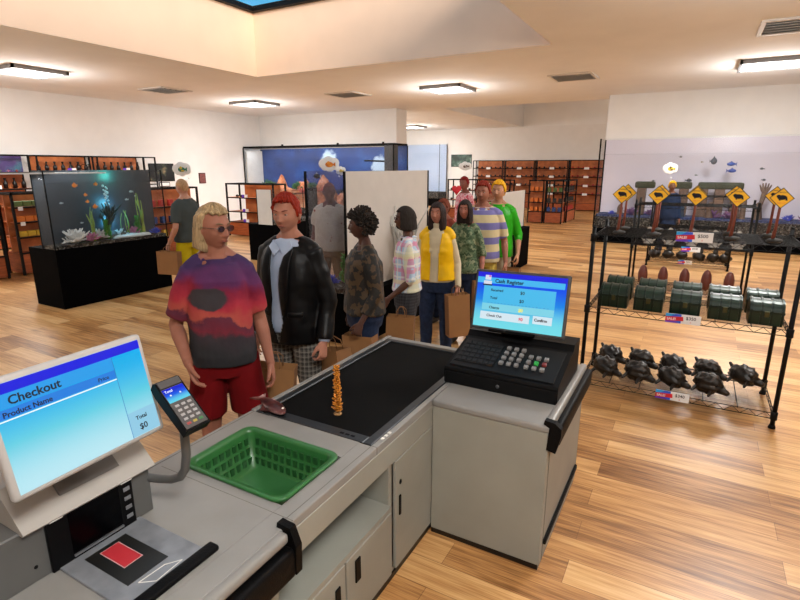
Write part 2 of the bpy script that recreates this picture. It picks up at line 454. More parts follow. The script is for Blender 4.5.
def ribbon(mb, base, h, w, seed, bend=.06, nseg=9, tw=.8):
    rnd = random.Random(seed); ph = rnd.random() * 6
    pts, rad = [], []
    for i in range(nseg + 1):
        t = i / nseg
        pts.append((base[0] + bend * math.sin(ph + t * 3) * t, base[1] + bend * math.cos(ph * 1.3 + t * 2.4) * t, base[2] + h * t))
        rad.append((max(.003, w * (1 - t) ** .6 * (1 + .35 * math.sin(t * 16 + ph))), .004))
    mb.tube(pts, rad, 6, flat=(math.cos(ph), math.sin(ph), 0))
def kelp(label, loc, h, col, group, seed, w=.028, n=4, name='kelp_plant', spread=.05):
    t = thing(name, label, 'aquarium plant', loc, 0, group)
    rnd = random.Random(seed)
    for k in range(n):
        m = MB(); ribbon(m, (rnd.uniform(-spread, spread), rnd.uniform(-spread, spread), 0), h * rnd.uniform(.7, 1), w, seed * 17 + k, .05)
        m.build('frond', col, t, True)
    return t
def leafy(label, loc, h, mat, group, seed, name='leafy_plant', stem=None, leafr=.02, n=60, wid=.04, cat='aquarium plant'):
    t = thing(name, label, cat, loc, 0, group)
    rnd = random.Random(seed)
    m = MB(); m.tube([(0, 0, 0), (.006, 0, h * .5), (-.004, 0, h)], .004, 6); m.build('stem', stem or mat, t)
    m = MB()
    for k in range(n):
        z = h * (.08 + .92 * k / n); a = k * 2.4 + rnd.random()
        r = wid * (1 - .45 * k / n) * rnd.uniform(.6, 1)
        mt = Matrix.Rotation(a, 3, 'Z') @ Matrix.Rotation(-rnd.uniform(.3, .9), 3, 'Y')
        m.ell((r * .55 * math.cos(a), r * .55 * math.sin(a), z), (r * .62, leafr * .35, leafr * .16), mt, 6, 4)
    m.build('leaves', mat, t, True); return t
def coral(label, loc, r, mat, group, seed, n=26, tips=3, name='coral', hs=.9, thick=.09, flatn=1):
    rnd = random.Random(seed); m = MB()
    for k in range(n):
        th = rnd.uniform(0, 2 * PI); el = rnd.uniform(.25, 1.45)
        d = Vector((math.cos(th) * math.cos(el), math.sin(th) * math.cos(el) * flatn, math.sin(el) * hs))
        L = r * rnd.uniform(.75, 1.05); p = d * L; q = d * L * .5 + Vector((0, 0, r * .05))
        m.tube([(0, 0, 0), q, p], [r * thick, r * thick * .8, r * thick * .6], 5, round_=True)
        for j in range(tips):
            e = p + Vector((rnd.uniform(-1, 1), rnd.uniform(-1, 1), rnd.uniform(-.2, 1))) * r * .3
            m.tube([d * L * .7, e], [r * thick * .7, r * thick * .45], 5, round_=True)
    o = m.build(name, mat, None, True, loc)
    return tag(o, label, 'coral', group)
def fish(label, loc, L, mat, rz, group, tall=.42, fmat=None):
    t = thing('fish', label, 'fish', loc, rz, group)
    m = MB(); m.ell((0, 0, 0), (L * .36, L * .11, L * tall * .5), None, 10, 8); m.build('body', mat, t, True)
    m = MB(); m.prism([(L * .30, 0), (L * .52, L * .2), (L * .45, 0), (L * .52, -L * .2)], L * .02); m.build('tail', fmat or mat, t)
    m = MB(); m.prism([(-L * .15, L * tall * .42), (L * .02, L * tall * .8), (L * .2, L * tall * .3)], L * .02); m.build('fin', fmat or mat, t)
    return t

# left aquarium
n = NB('dark_backdrop', .5)
dkpanel = n.done(n.ramp(n.noise(2, 3), [(.3, (40, 46, 52)), (.7, (54, 60, 66))]))
LT = tank('long aquarium with dark backdrop and turquoise glow on black cabinet at left', -8.07, -7.76, 3.96, 5.78, .865, 1.955, 'X-', dkpanel, gravel=.05, fr=.014, cab_back=.40, light=7)
for (y, z, e, c, r) in ((4.97, 1.18, 5.5, (.12, .62, 1.0), .08), (5.05, 1.87, 4.0, (.10, .95, .75), .08), (4.97, 1.45, 3.5, (.15, .7, 1.0), .06)):
    l = bpy.data.lights.new('aquarium_light', 'POINT'); l.energy = e; l.color = c; l.shadow_soft_size = r
    o = bpy.data.objects.new('aquarium_light', l); COL.objects.link(o); o.location = (-7.985, y, z)
for (x, y, z, sx, sy, sz, tt) in ((-7.95, 4.95, .915, .09, .3, .10, 'middle'), (-7.86, 5.2, .915, .07, .35, .05, 'right')):
    m = MB(); m.ell((0, 0, 0), (sx, sy, sz), None, 20, 10, .35, 3, 2.5)
    tag(m.build('rock', pm('white_rock' if tt == 'right' else 'brown_rock', (196, 196, 190) if tt == 'right' else (70, 66, 58), .9, bump=.4), None, True, (x, y, z)),
        'low pale rock at the right front of the left aquarium' if tt == 'right' else 'low dark rock in the middle of the left aquarium', 'rock')
wc = pm('white_coral_mat', (205, 205, 200), .8); pc = pm('pink_coral_mat', (190, 120, 150), .8); bc = pm('blue_coral_mat', (70, 84, 190), .8)
coral('big white coral at the left end of the left aquarium', (-7.888, 4.32, .915), .19, wc, None, 1, 40)
coral('white coral left of the pink one in the left aquarium', (-7.969, 4.72, .915), .15, wc, None, 2, 24)
coral('small white coral right of the middle of the left aquarium', (-7.924, 5.05, .915), .12, wc, None, 3, 18)
coral('pink coral at the front left of the left aquarium', (-7.879, 4.55, .915), .13, pc, None, 4, 22)
coral('pink coral between the two right kelps in the left aquarium', (-7.924, 5.28, .915), .14, pc, None, 5, 22)
coral('small blue coral at the right end of the left aquarium', (-7.909, 5.68, .915), .09, bc, None, 6, 18)
kg = pm('kelp_green', (128, 150, 62), .6, var=.2); lg = pm('leaf_green', (54, 132, 40), .6, var=.2); dg_ = pm('dark_driftwood', (40, 52, 46), .8)
kelp('tall pale green kelp at the left of the left aquarium', (-7.894, 4.62, .912), .52, kg, None, 11)
kelp('pale green kelp in the middle right of the left aquarium', (-7.924, 5.17, .912), .46, kg, None, 12, n=3)
kelp('tallest pale green kelp at the right of the left aquarium', (-7.909, 5.46, .912), .74, kg, None, 13)
leafy('bright green leafy plant in the middle of the left aquarium', (-7.894, 4.83, .912), .3, lg, None, 21, wid=.09, leafr=.05, n=70)
leafy('bright green leafy plant beside the tallest kelp in the left aquarium', (-7.915, 5.36, .912), .32, lg, None, 22, wid=.08, leafr=.05, n=60)
coral('dark branching driftwood in the middle of the left aquarium', (-7.954, 4.87, 1.0), .36, dg_, None, 8, 9, 3, 'driftwood', 1.3, .06, .6)
org = pm('orange_fish', (226, 130, 44), .5); gryf = pm('pale_fish', (150, 168, 172), .5)
for i, (y, z) in enumerate([(4.44, 1.74), (4.76, 1.75), (4.58, 1.60), (4.60, 1.50), (4.70, 1.42)]):
    fish(['round orange fish at the upper left of the left aquarium', 'orange fish near the water line of the left aquarium', 'small orange fish below the upper two in the left aquarium',
          'orange fish in the left middle of the left aquarium', 'lowest orange fish beside the blue glow in the left aquarium'][i], (-7.909, y, z), (.10, .08, .07, .07, .10)[i], org, PI / 2 + (i % 2) * PI, None, .6)
for i, (y, z) in enumerate([(4.2, 1.5), (5.29, 1.62), (5.20, 1.50), (4.45, 1.2), (5.35, 1.55)]):
    fish(['pale fish by the left front edge of the left aquarium', 'pale fish at the upper right of the left aquarium', 'pale fish below the upper right one in the left aquarium',
          'pale fish above the big white coral in the left aquarium', 'tiny pale fish beside the kelp top in the left aquarium'][i], (-7.879, y, z), (.07, .09, .08, .06, .04)[i], gryf, PI / 2, None, .35)
for k in range(16):
    r = .012 + .012 * random.random()
    tag(MB().ell((0, 0, 0), (r, r, r), None, 8, 6).build('air_bubble', pm('bubble_white', (190, 225, 232), .15), None, True, (-7.93 + .02 * random.random(), 4.9 + .03 * math.sin(k * 2), 1.42 + k * .02)),
        'white air bubble rising in the middle of the left aquarium', 'air bubble', 'air bubbles in the left aquarium')

# aquarium seen from its back board in the middle of the hall
T2 = tank('aquarium with plain beige back board behind the queue of people', -3.83, -3.30, 4.685, 6.70, .60, 1.955, 'X+', M['panel'], cab_extra=.14, gl=M['glassdim'], fr=.022)
leafy('bright green plant in the near end of the aquarium behind the queue', (-3.50, 4.95, .655), .36, lg, None, 31, wid=.1, leafr=.06, n=80)
leafy('green plant deeper inside the aquarium behind the queue', (-3.62, 5.5, .655), .4, pm('leaf_green2', (88, 138, 60), .6), None, 32, wid=.12, leafr=.06, n=70)
coral('blue coral low in the near end of the aquarium behind the queue', (-3.66, 4.87, .655), .10, bc, None, 33, 20)
coral('tall white coral standing before the beige back board', (-3.235, 5.78, .60), .62, wc, None, 34, 30, 3, 'white_coral', 1.3, .028, .25)
fish('small black and white fish at the top left corner of the aquarium behind the queue', (-3.72, 4.75, 1.90), .11, pm('dark_fish', (40, 40, 44), .5), .2, None, .5, M['white'])

# small aquarium with white end board
T3 = tank('small aquarium with white end board on black cabinet behind the red-haired man', -8.19, -7.77, 8.37, 9.9, .80, 1.535, 'Y-', M['white'], fr=.012, cab_back=.30)
# far aquarium with white board
T4 = tank('aquarium with white back board on black cabinet behind the man in green', -3.45, -3.10, 9.1, 10.87, .80, 1.54, 'X+', M['white'], fr=.012, cab_extra=.14)

# big blue aquarium on the back wall
bx = (-15.2 + -8.62) / 2; by = 15.47
BT = tank('huge aquarium with blue ocean backdrop on the back wall', -15.2, -8.62, 15.0, 15.94, .38, 2.69, 'Y+', m_backdrop_blue(), gravel=.16, rim=.055, fr=.03, light=45)
MB().box(-.06, .0, -.42, .42, .55, 2.6).build('end_board', M['white'], BT, loc=(-3.18, 0, 0))
MB().box(-.17, .17, -.17, .17, 1.86, 2.74, .02).build('filter_box', pm('filter_grey', (62, 64, 68), .5), BT, loc=(3.08, -.26, 0))
MB().tube([(2.94, -.2, 2.18), (2.0, -.2, 2.21)], .028, 8).build('filter_pipe', M['black'], BT)
for x in (-1.35, 1.1, 2.9):
    MB().box(x - .025, x + .025, -.49, -.43, 2.72, 2.79).build('clip', M['black'], BT)
m_reef = NB('reef_rock', .9); m_reef = m_reef.done(m_reef.ramp(m_reef.noise(3.5, 5), [(.3, (110, 66, 48)), (.5, (196, 118, 78)), (.7, (220, 164, 128))]), m_reef.noise(14, 4), .5, .05)
for i, (x, w, h) in enumerate([(-13.9, .65, .95), (-12.9, .6, .85), (-11.9, .7, .9), (-10.8, .6, .6), (-9.7, .6, .5)]):
    m = MB(); m.ell((0, 0, 0), (w, .24, h), None, 28, 18, .5, i + 4, 2.2)
    tag(m.build('reef_rock', m_reef, None, True, (x, 15.55, .5)), 'orange pink reef rock in the blue aquarium, %s from the left' % ORD[i], 'reef rock', 'reef rocks in the blue aquarium')
for i, (x, z) in enumerate([(-14.4, 1.35), (-13.0, 1.28), (-12.3, 1.3), (-10.4, 1.0)]):
    coral('green bushy coral on the reef in the blue aquarium, %s from the left' % ORD[i], (x, 15.4, z - .1), .26, pm('reef_green', (40, 96, 52), .8), 'green corals on the reef', 40 + i, 26)
for i, (x, z) in enumerate([(-14.0, 1.0), (-12.6, 1.05), (-11.6, 1.15)]):
    coral('red coral on the reef front in the blue aquarium, %s from the left' % ORD[i], (x, 15.3, z), .2, pm('reef_red', (190, 70, 60), .8), 'red corals on the reef', 50 + i, 22)

# big pale aquarium on the right
n = NB('lavender_backdrop', .8)
lav = n.done(n.ramp(n.noise(.6, 4), [(.3, (214, 208, 220)), (.7, (222, 216, 226))]))
RT = tank('huge aquarium with pale lavender backdrop along the right wall', -2.36, 5.6, 15.1, 15.94, .40, 2.72, 'Y+', lav, gravel=.30, fr=.035)
struct_y = 15.5
MB().box(-3.94, 3.94, -.39, .38, .705, .76).build('gravel_layer', bluegravel, RT)
stone = pm('ornament_stone', (104, 84, 72), .9, var=.25, vs=8, bump=.4, bs=30)
moss = pm('moss_stone', (62, 66, 50), .9, var=.25, vs=8)
for gi, (x0, x1) in enumerate([(-1.4, -.15), (.02, 1.0)]):
    t = thing('stone_arch', ('left' if gi == 0 else 'right') + ' mossy stone arch ornament in the pale right aquarium', 'ornament', ((x0 + x1) / 2, 15.45, .76), 0, 'stone arches')
    w = (x1 - x0) / 2
    for k in (-1, 0, 1):
        if gi == 0 and k == 0: continue
        m = MB(); m.box(-.11, .11, -.12, .12, 0, .72, .03); m.build('pillar', stone, t, loc=(k * (w - .13), 0, 0))
    if gi == 0:
        for s in (-1, 1): MB().box(-.24, .24, -.14, .14, .70, .87, .04).build('lintel', moss, t, loc=(s * (w - .2), 0, 0))
    else: MB().box(-w, w, -.14, .14, .70, .87, .04).build('lintel', moss, t)
for i, (x, h, r) in enumerate([(-1.75, .22, .08), (-.35, .30, .16), (.35, .34, .1), (1.05, .5, .07), (1.35, .36, .09)]):
    m = MB(); m.lathe([(r, 0), (r * .85, h * .5), (r * .95, h * .7), (r * .7, h), (r * .2, h + .05)], n=10)
    tag(m.build('castle_tower', stone if i != 1 else pm('slate_blue', (44, 60, 78), .7), None, False, (x, 15.35, .76)), 'dark tower ornament in the pale right aquarium, %s from the left' % ORD[i], 'ornament', 'tower ornaments')
# hand-shaped coral
t = thing('hand_coral', 'brown hand shaped coral sticking up in the pale right aquarium', 'coral', (1.42, 15.45, .76))
MB().tube([(0, 0, 0), (-.03, 0, .3), (.02, 0, .62)], [.06, .04, .06], 8).build('stalk', stone, t, True)
for k in range(5):
    a = -.6 + k * .3
    MB().tube([(.02, 0, .6), (.02 + .12 * math.sin(a), 0, .7), (.02 + .2 * math.sin(a), 0, .6 + .26 * math.cos(a))], [.03, .025, .015], 6, round_=True).build('finger_branch', stone, t, True)
vio = pm('violet_coral', (120, 86, 130), .8)
for i, (x, r, mt) in enumerate([(-1.95, .1, bc), (-1.45, .2, vio), (-1.0, .16, vio), (.45, .2, vio), (.75, .18, vio), (2.3, .16, vio), (2.0, .14, bc), (3.1, .2, vio), (4.0, .2, bc)]):
    coral('%s coral in the pale right aquarium, %s coral from the left' % ('blue' if mt is bc else 'violet', ORD[i]), (x, 15.33, .755), r, mt, 'corals in the pale right aquarium', 60 + i, 24, 2)
ff = [(-.45, 2.25, .1, (90, 92, 96)), (.03, 2.12, .08, (120, 110, 60)), (.29, 2.14, .2, (70, 74, 84)), (.66, 2.07, .26, (40, 74, 160)), (.7, 1.91, .26, (46, 70, 150)),
      (-.06, 1.8, .09, (96, 104, 92)), (-.2, 1.67, .2, (60, 62, 68)), (1.3, 1.96, .13, (84, 86, 92)), (1.38, 1.70, .12, (70, 72, 76)), (-1.02, 1.65, .1, (70, 72, 76)), (2.9, 2.1, .15, (90, 92, 96)), (3.6, 1.9, .2, (50, 80, 150))]
for i, (x, z, L, c) in enumerate(ff):
    fish('small %s fish in the pale right aquarium, %s fish from the left' % ('blue' if c[2] > 140 else 'grey', ORD[sorted(range(len(ff)), key=lambda j: ff[j][0]).index(i)]),
         (x, 15.4, z), L, pm('fish_%d' % i, c, .5), (.2 if i % 2 else PI - .2), 'fish in the pale right aquarium', .35 if i != 2 else .8)
# far-room aquarium
n = NB('pale_blue_backdrop', .8)
FT = tank('huge aquarium with pale blue backdrop in the far room', -14.6, -11.75, 25.2, 26.1, .40, 3.15, 'Y+', n.done(n.ramp(n.noise(.6, 3), [(.3, (176, 194, 222)), (.7, (190, 204, 228))])), gravel=.32, fr=.02)

# ------------------------------------------------------------------ thought bubbles
def cloud(label, loc, w, h, rz, dots, art):
    t = thing('thought_bubble', label, 'thought bubble', loc, rz, 'white thought bubbles')
    m = MB()
    bl = [(-.28, .05, .26), (-.05, .18, .28), (.22, .1, .27), (.28, -.1, .2), (0, -.14, .26), (-.22, -.14, .2), (0, 0, .3)]
    for x, z, r in bl: m.ell((x * w, 0, z * h), (r * w, .016, r * h * 1.15), None, 18, 8)
    m.build('cloud', pm('bubble_sign_white', (238, 238, 236), .8), t, True)
    for (x, z, r) in dots: MB().ell((x, 0, z), (r, .012, r * .8), None, 12, 8).build('dot', MATS['bubble_sign_white'], t, True)
    if art:
        c1, c2 = art
        m = MB(); m.ell((0, -.018, 0), (w * .2, .006, h * .16), None, 14, 8); m.prism([(w * .16, 0), (w * .3, h * .14), (w * .3, -h * .12)], .006, Matrix.Translation((0, -.022, 0)))
        m.build('fish_picture', pm('art_%d_%d_%d' % c1, c1, .6), t)
        m = MB(); m.ell((-w * .03, -.024, h * .1), (w * .08, .004, h * .1), None, 10, 6); m.ell((w * .06, -.024, -h * .08), (w * .1, .004, h * .06), None, 10, 6)
        m.build('fish_fins', pm('art_%d_%d_%d' % c2, c2, .6), t)
    return t
FC = math.radians(29.2)
cloud('thought bubble with green and yellow fish above the man in grey', (-6.5, 5.2, 1.965), .26, .22, FC, [(.09, -.12, .014), (.06, -.16, .01)], ((40, 120, 96), (206, 180, 60)))
cloud('thought bubble with goldfish above the man behind glass', (-4.15, 5.57, 2.03), .26, .21, FC, [(.10, -.10, .018), (.12, -.145, .014)], ((214, 120, 30), (230, 150, 50)))
cloud('small thought bubble with yellow fish beside the goldfish one', (-3.99, 5.6, 1.95), .12, .12, FC, [], ((214, 190, 90), (200, 170, 80)))
cloud('thought bubble with dark fish above the far person in pink', (-3.66, 8.95, 2.01), .22, .17, FC, [(.02, -.13, .014)], ((84, 60, 44), (190, 190, 190)))
cloud('thought bubble with yellow fish above the person in the dark blue coat', (-.58, 13.7, 1.96), .17 * 2, .28, FC, [(.04, -.2, .02)], ((214, 190, 40), (80, 60, 20)))
t = thing('heart_sign', 'red heart floating beside the far person in pink', 'heart', (-3.5, 8.2, 1.63), FC)
m = MB(); m.ell((-.035, 0, .02), (.045, .012, .05), None, 14, 8); m.ell((.035, 0, .02), (.045, .012, .05), None, 14, 8); m.prism([(-.075, .01), (.075, .01), (0, -.09)], .02, Matrix.Translation((0, -.01, 0)))
m.build('heart', M['red'], t, True)

# ------------------------------------------------------------------ shop shelves
def ptag(parent_loc, rz, label, w=.11, h=.055, grp='price tags on the shelves'):
    t = thing('price_tag', label, 'price tag', parent_loc, rz, grp)
    MB().box(-w / 2, 0, -.004, 0, 0, h).build('printed_half', M['purpleprint'], t)
    MB().box(0, w * .6, -.004, 0, 0, h).build('white_half', M['paper'], t)
    return t
def wall_unit(label, loc, rz, w, h=2.3, d=.42, open_end=0, levels=(1.88, 1.48, 1.08, .70), grp='tall wooden wall shelves', cat='shelf unit'):
    """front faces local -y; origin at the centre of the front bottom; body extends to +y"""
    t = thing('wall_shelf', label, cat, loc, rz, grp)
    a = -w / 2; b = w / 2; p = .035
    MB().box(a + open_end, b, d - .03, d, .05, h - .02).build('back_panel', M['wood2'], t)
    MB().box(a + p, b - p, .02, d - .03, .04, .34).build('base_cabinet', M['wood'], t)
    for (x, y) in ((a, 0), (b - p, 0), (a, d - p), (b - p, d - p)):
        MB().box(x, x + p, y, y + p, 0, h).build('post', M['blackmetal'], t)
    m = MB()
    for (x0, x1, y0, y1) in ((a, b, 0, p), (a, b, d - p, d), (a, a + p, 0, d), (b - p, b, 0, d)): m.box(x0, x1, y0, y1, h - p, h)
    m.build('top_frame', M['blackmetal'], t)
    for z in levels:
        o = MB().box(a + p, b - p, .02, d - .03, z - .03, z).build('shelf_board', M['wood'], t)
        MB().box(a, b, -.005, .02, z - .035, z).build('shelf_edge', M['blackmetal'], o)
    return t
def bottle_mesh(h, r):
    return MB().lathe([(r, 0), (r, h * .5), (r * .55, h * .66), (r * .4, h * .7), (r * .42, h * .86), (r * .6, h * .88), (r * .6, h), (r * .1, h)], n=10).mesh('bottle', True)
BOT = bottle_mesh(.26, .05)
def row(name, cat, me, mat, base, rz, xs, y, z, lab, grp):
    c, s = math.cos(rz), math.sin(rz); me = me.copy()
    src = None
    for i, x in enumerate(xs):
        loc = (base[0] + x * c - y * s, base[1] + x * s + y * c, z)
        if src is None: o = src = link(name, me, mat, None, loc, (0, 0, rz))
        else: o = src.copy(); COL.objects.link(o); o.location = loc
        tag(o, lab + ', %s from left' % ORD[i] if len(xs) > 1 else lab, cat, grp)
boxm = MB().box(-.055, .055, -.05, .05, 0, .15, .006, 1).mesh('goods_box')
boxs = MB().box(-.07, .07, -.05, .05, 0, .10, .006, 1).mesh('goods_box')
ballm = MB().ell((0, 0, .035), (.05, .05, .04), None, 10, 6).mesh('ornament', True)
mats_goods = {k: pm('goods_' + k, c, .5) for k, c in {'red': (176, 44, 36), 'blue': (36, 70, 130), 'green': (86, 110, 50), 'yellow': (206, 168, 40), 'grey': (140, 136, 130), 'dark': (26, 22, 22), 'orange': (222, 120, 36)}.items()}
rz90 = PI / 2
LX = -14.80
ul = ['first', 'second', 'third', 'fourth']
for i, y in enumerate([5.0, 6.55, 8.2, 9.78]):
    w = 1.48
    wall_unit('tall wooden shelf unit on the left wall, %s counted from the checkout side' % ul[i], (LX, y, 0), rz90, w, open_end=0)
    # items
    for li, z in enumerate((1.88, 1.48)):
        nb = 7; xs = [-.62 + k * 1.24 / (nb - 1) for k in range(nb)]
        if i == 1 and li == 0: continue
        row('bottle', 'bottle', BOT, pm('dark_bottle', (12, 9, 8), .35), (LX, y), rz90, xs, .2, z, 'dark bottle on the %s shelf of %s left wall unit' % (('top', 'second')[li], ul[i]), 'dark bottles on the left wall shelves')
        ptag((LX - .0 + .012, y + (.1 if i != 1 else -.1), z), rz90, 'purple and white price tag, %s shelf of %s left wall unit' % (('top', 'second')[li], ul[i]), .2, .09)
    if i == 1:
        # purple backed display of little tanks on the top shelf
        n = NB('purple_display_back', .7)
        MATD = n.done(n.ramp(n.noise(3, 4), [(.3, (46, 30, 84)), (.5, (78, 56, 120)), (.7, (60, 110, 130))]))
        tb = thing('display_tank', 'long display tank with violet backing on the second left wall unit', 'display tank', (LX - .2, y, 1.88), rz90)
        MB().box(-.66, .66, .0, .01, 0, .38).build('backing', MATD, tb); MB().box(-.66, .66, -.14, -.13, 0, .34).build('front_glass', M['glass'], tb)
        for k in range(6):
            coral('tiny coral in the violet display tank, %s from the left' % ORD[k], (LX - .15, y - .5 + k * .2, 1.885), .06, [wc, pc, mats_goods['red'], kg, pc, mats_goods['red']][k], 'tiny corals in the display tank', 80 + k, 10, 1)
        ptag((LX + .012, y - .25, 1.88), rz90, 'pink and white price tag on the violet display tank shelf', .2, .09)
# hoops on top shelf of the third unit, and end frame standing open
t = thing('end_stand', 'open black end frame beside the last left wall unit', 'frame', (LX - .05, 10.72, 0), rz90)
for x in (-.2, .2): MB().box(x - .018, x + .018, 0, .035, 0, 2.3).build('post', M['blackmetal'], t)
for z in (2.265, 1.86, 1.46, .7): MB().box(-.2, .2, .0, .035, z, z + .035).build('rail', M['blackmetal'], t)
t = thing('ring_rack', 'black rack of rings on the top shelf of the third left wall unit', 'ring rack', (LX - .2, 8.75, 1.88), rz90)
for k in range(3):
    MB().tube([(-.14 + k * .14 + .07 * math.cos(a * PI / 6), 0, .12 + .07 * math.sin(a * PI / 6)) for a in range(13)], .008, 6).build('ring', M['black'], t)
MB().box(-.22, .22, -.05, .05, 0, .03).build('base', M['black'], t)

def low_unit(label, loc, rz, w, h=1.54, d=.55, open_end=.0, levels=(1.12, .74), goods=(), grp='low wooden display units', backed=True):
    t = thing('display_unit', label, 'display unit', loc, rz, grp)
    a = -w / 2; b = w / 2; p = .04
    if backed: MB().box(a + open_end, b, d / 2, d / 2 + .03, .42, h - .03).build('back_panel', M['wood2'], t)
    MB().box(a + p * .5, b - p * .5, .02, d - .02, .03, .42).build('base_cabinet', M['wood'], t)
    for (x, y) in ((a, 0), (b - p, 0), (a, d - p), (b - p, d - p)): MB().box(x, x + p, y, y + p, 0, h).build('post', M['blackmetal'], t)
    m = MB()
    for (x0, x1, y0, y1) in ((a, b, 0, p), (a, b, d - p, d), (a, a + p, 0, d), (b - p, b, 0, d)): m.box(x0, x1, y0, y1, h - p, h)
    m.build('top_frame', M['blackmetal'], t)
    MB().box(a, b, -.004, .02, .40, .43).build('lower_rail', M['blackmetal'], t)
    for z in levels:
        o = MB().box(a + p, b - p, .02, d - .02, z - .025, z).build('shelf_board', M['wood2'], t)
        MB().box(a, b, -.005, .02, z - .03, z).build('shelf_edge', M['blackmetal'], o)
    c, s = math.cos(rz), math.sin(rz)
    def at(x, y, z): return (loc[0] + x * c - y * s, loc[1] + x * s + y * c, z)
    for gi, (z, x0, x1, n_, kind, key, lab) in enumerate(goods):
        me = {'box': boxm, 'small': boxs, 'ball': ballm}[kind]
        row({'box': 'goods_box', 'small': 'goods_box', 'ball': 'ornament'}[kind], 'box' if kind != 'ball' else 'ornament', me, mats_goods[key], loc, rz, [x0 + (x1 - x0) * k / max(1, n_ - 1) for k in range(n_)], .13, z, lab, lab + 's')
    return t
low_unit('low wooden unit at the left edge of the picture', (-10.9, 4.0, 0), rz90, 1.45, goods=[(1.12, -.5, .5, 5, 'box', 'red', 'small red box on the low unit at the left edge'), (.74, -.5, .5, 4, 'box', 'grey', 'small grey box on the low unit at the left edge'), (.43, -.4, .55, 3, 'box', 'blue', 'small blue box low on the unit at the left edge')])
low_unit('low wooden unit behind the left end of the left aquarium', (-10.95, 5.72, 0), rz90, 1.5, levels=(1.28, 1.0, .72), goods=[(1.28, -.6, .6, 9, 'small', 'green', 'green packet on the top shelf behind the left aquarium'), (1.0, -.6, .6, 9, 'small', 'orange', 'orange packet on the second shelf behind the left aquarium'), (.72, -.6, .6, 9, 'small', 'yellow', 'yellow packet on the third shelf behind the left aquarium')])
for k, z in enumerate((1.212, .932)):
    tag(MB().box(-.04, .04, -.003, .003, 0, .07).build('price_tag', M['paper'], None, False, (-10.944, 5.1, z), (0, 0, rz90)), 'small white price card %s on the unit behind the left aquarium' % ('higher', 'lower')[k], 'price tag')
low_unit('low wooden unit behind the right end of the left aquarium, beside the man in grey', (-10.6, 8.1, 0), rz90, 1.55, open_end=0, levels=(1.12, .74), goods=[(1.12, -.65, .3, 5, 'box', 'red', 'red jar on the unit beside the man in grey'), (.74, -.65, .3, 5, 'box', 'blue', 'blue jar on the unit beside the man in grey'), (.43, -.65, .3, 5, 'box', 'yellow', 'yellow jar on the unit beside the man in grey')])
low_unit('low wooden unit with open end in front of the blue aquarium', (-11.25, 11.2, 0), 0, 1.86, open_end=.5, levels=(1.14, .73), goods=[(1.14, -.6, -.45, 2, 'ball', 'dark', 'tiny dark ornament on the open end unit')])
for k, z in enumerate((1.14, .73, .43)):
    ptag((-11.42, 11.19, z), 0, 'purple and white price tag, %s of three on the open end unit' % ('top', 'middle', 'lowest')[k], .2, .085)
# far room
for i in range(5):
    x = -9.32 + i * 1.58
    wall_unit('tall wooden shelf unit on the far wall, %s from the left' % ORD[i], (x, 25.7, 0), 0, 1.56, 2.32, .44, open_end=.14 if i == 0 else 0, levels=(1.95, 1.56, 1.16, .77), grp='tall wooden shelves on the far wall')
    for li, z in enumerate((1.95, 1.56, 1.16, .77)):
        if x > -2: continue
        ks = 'red' if i == 3 else 'dark'
        row('ornament', 'ornament', ballm, mats_goods[ks], (x, 25.7), 0, [-.6 + k * .24 for k in range(6)], .2, z, 'tiny %s ornament, %s shelf of %s far wall unit' % (ks, ('top', 'second', 'third', 'fourth')[li], ORD[i]), 'tiny ornaments on the far wall shelves')
        tag(MB().box(-.11, .11, -.004, 0, 0, .1).build('price_tag', M['paper'], None, False, (x + .05, 25.694, z - .06)), 'white price tag on the %s shelf of the %s far wall unit' % (('top', 'second', 'third', 'fourth')[li], ORD[i]), 'price tag', 'white price tags on the far wall')
low_unit('narrow display unit of orange goods in the far room', (-5.1, 19.3, 0), 0, .56, levels=(1.15, .76), goods=[(z, -.17, .17, 3, 'box', 'orange', 'bright orange box on the %s of the narrow far unit' % nm) for z, nm in ((1.15, 'top shelf'), (.76, 'middle shelf'), (.43, 'lowest shelf'))])
low_unit('display unit of dark goods in the far room, front of the pair', (-4.45, 19.3, 0), 0, .64, levels=(1.13, .75), backed=False, goods=[(z, -.2, .2, 3, 'box', k, '%s box on the %s of the front dark unit' % (k, nm)) for z, nm, k in ((1.13, 'top shelf', 'green'), (.75, 'middle shelf', 'dark'), (.43, 'lowest shelf', 'blue'))])
low_unit('display unit of dark goods in the far room, behind the front one', (-4.07, 20.65, 0), rz90, 1.5, levels=(1.13, .75), backed=False, goods=[(z, -.6, .6, 7, 'box', k, '%s box on the %s of the rear dark unit' % (k, nm)) for z, nm, k in ((1.13, 'top shelf', 'dark'), (.75, 'middle shelf', 'dark'), (.43, 'lowest shelf', 'red'))])
low_unit('open backed display unit behind the far person in pink', (-8.0, 19.3, 0), 0, 1.25, levels=(1.13, .75), backed=False, goods=[(1.13, -.5, .5, 5, 'ball', 'dark', 'black ornament on the upper shelf of the open backed unit'), (.75, -.5, .5, 5, 'ball', 'dark', 'black ornament on the lower shelf of the open backed unit')])
low_unit('open backed display unit at the right of the first open backed one', (-6.7, 19.3, 0), 0, 1.25, levels=(1.13, .75), backed=False, goods=[])

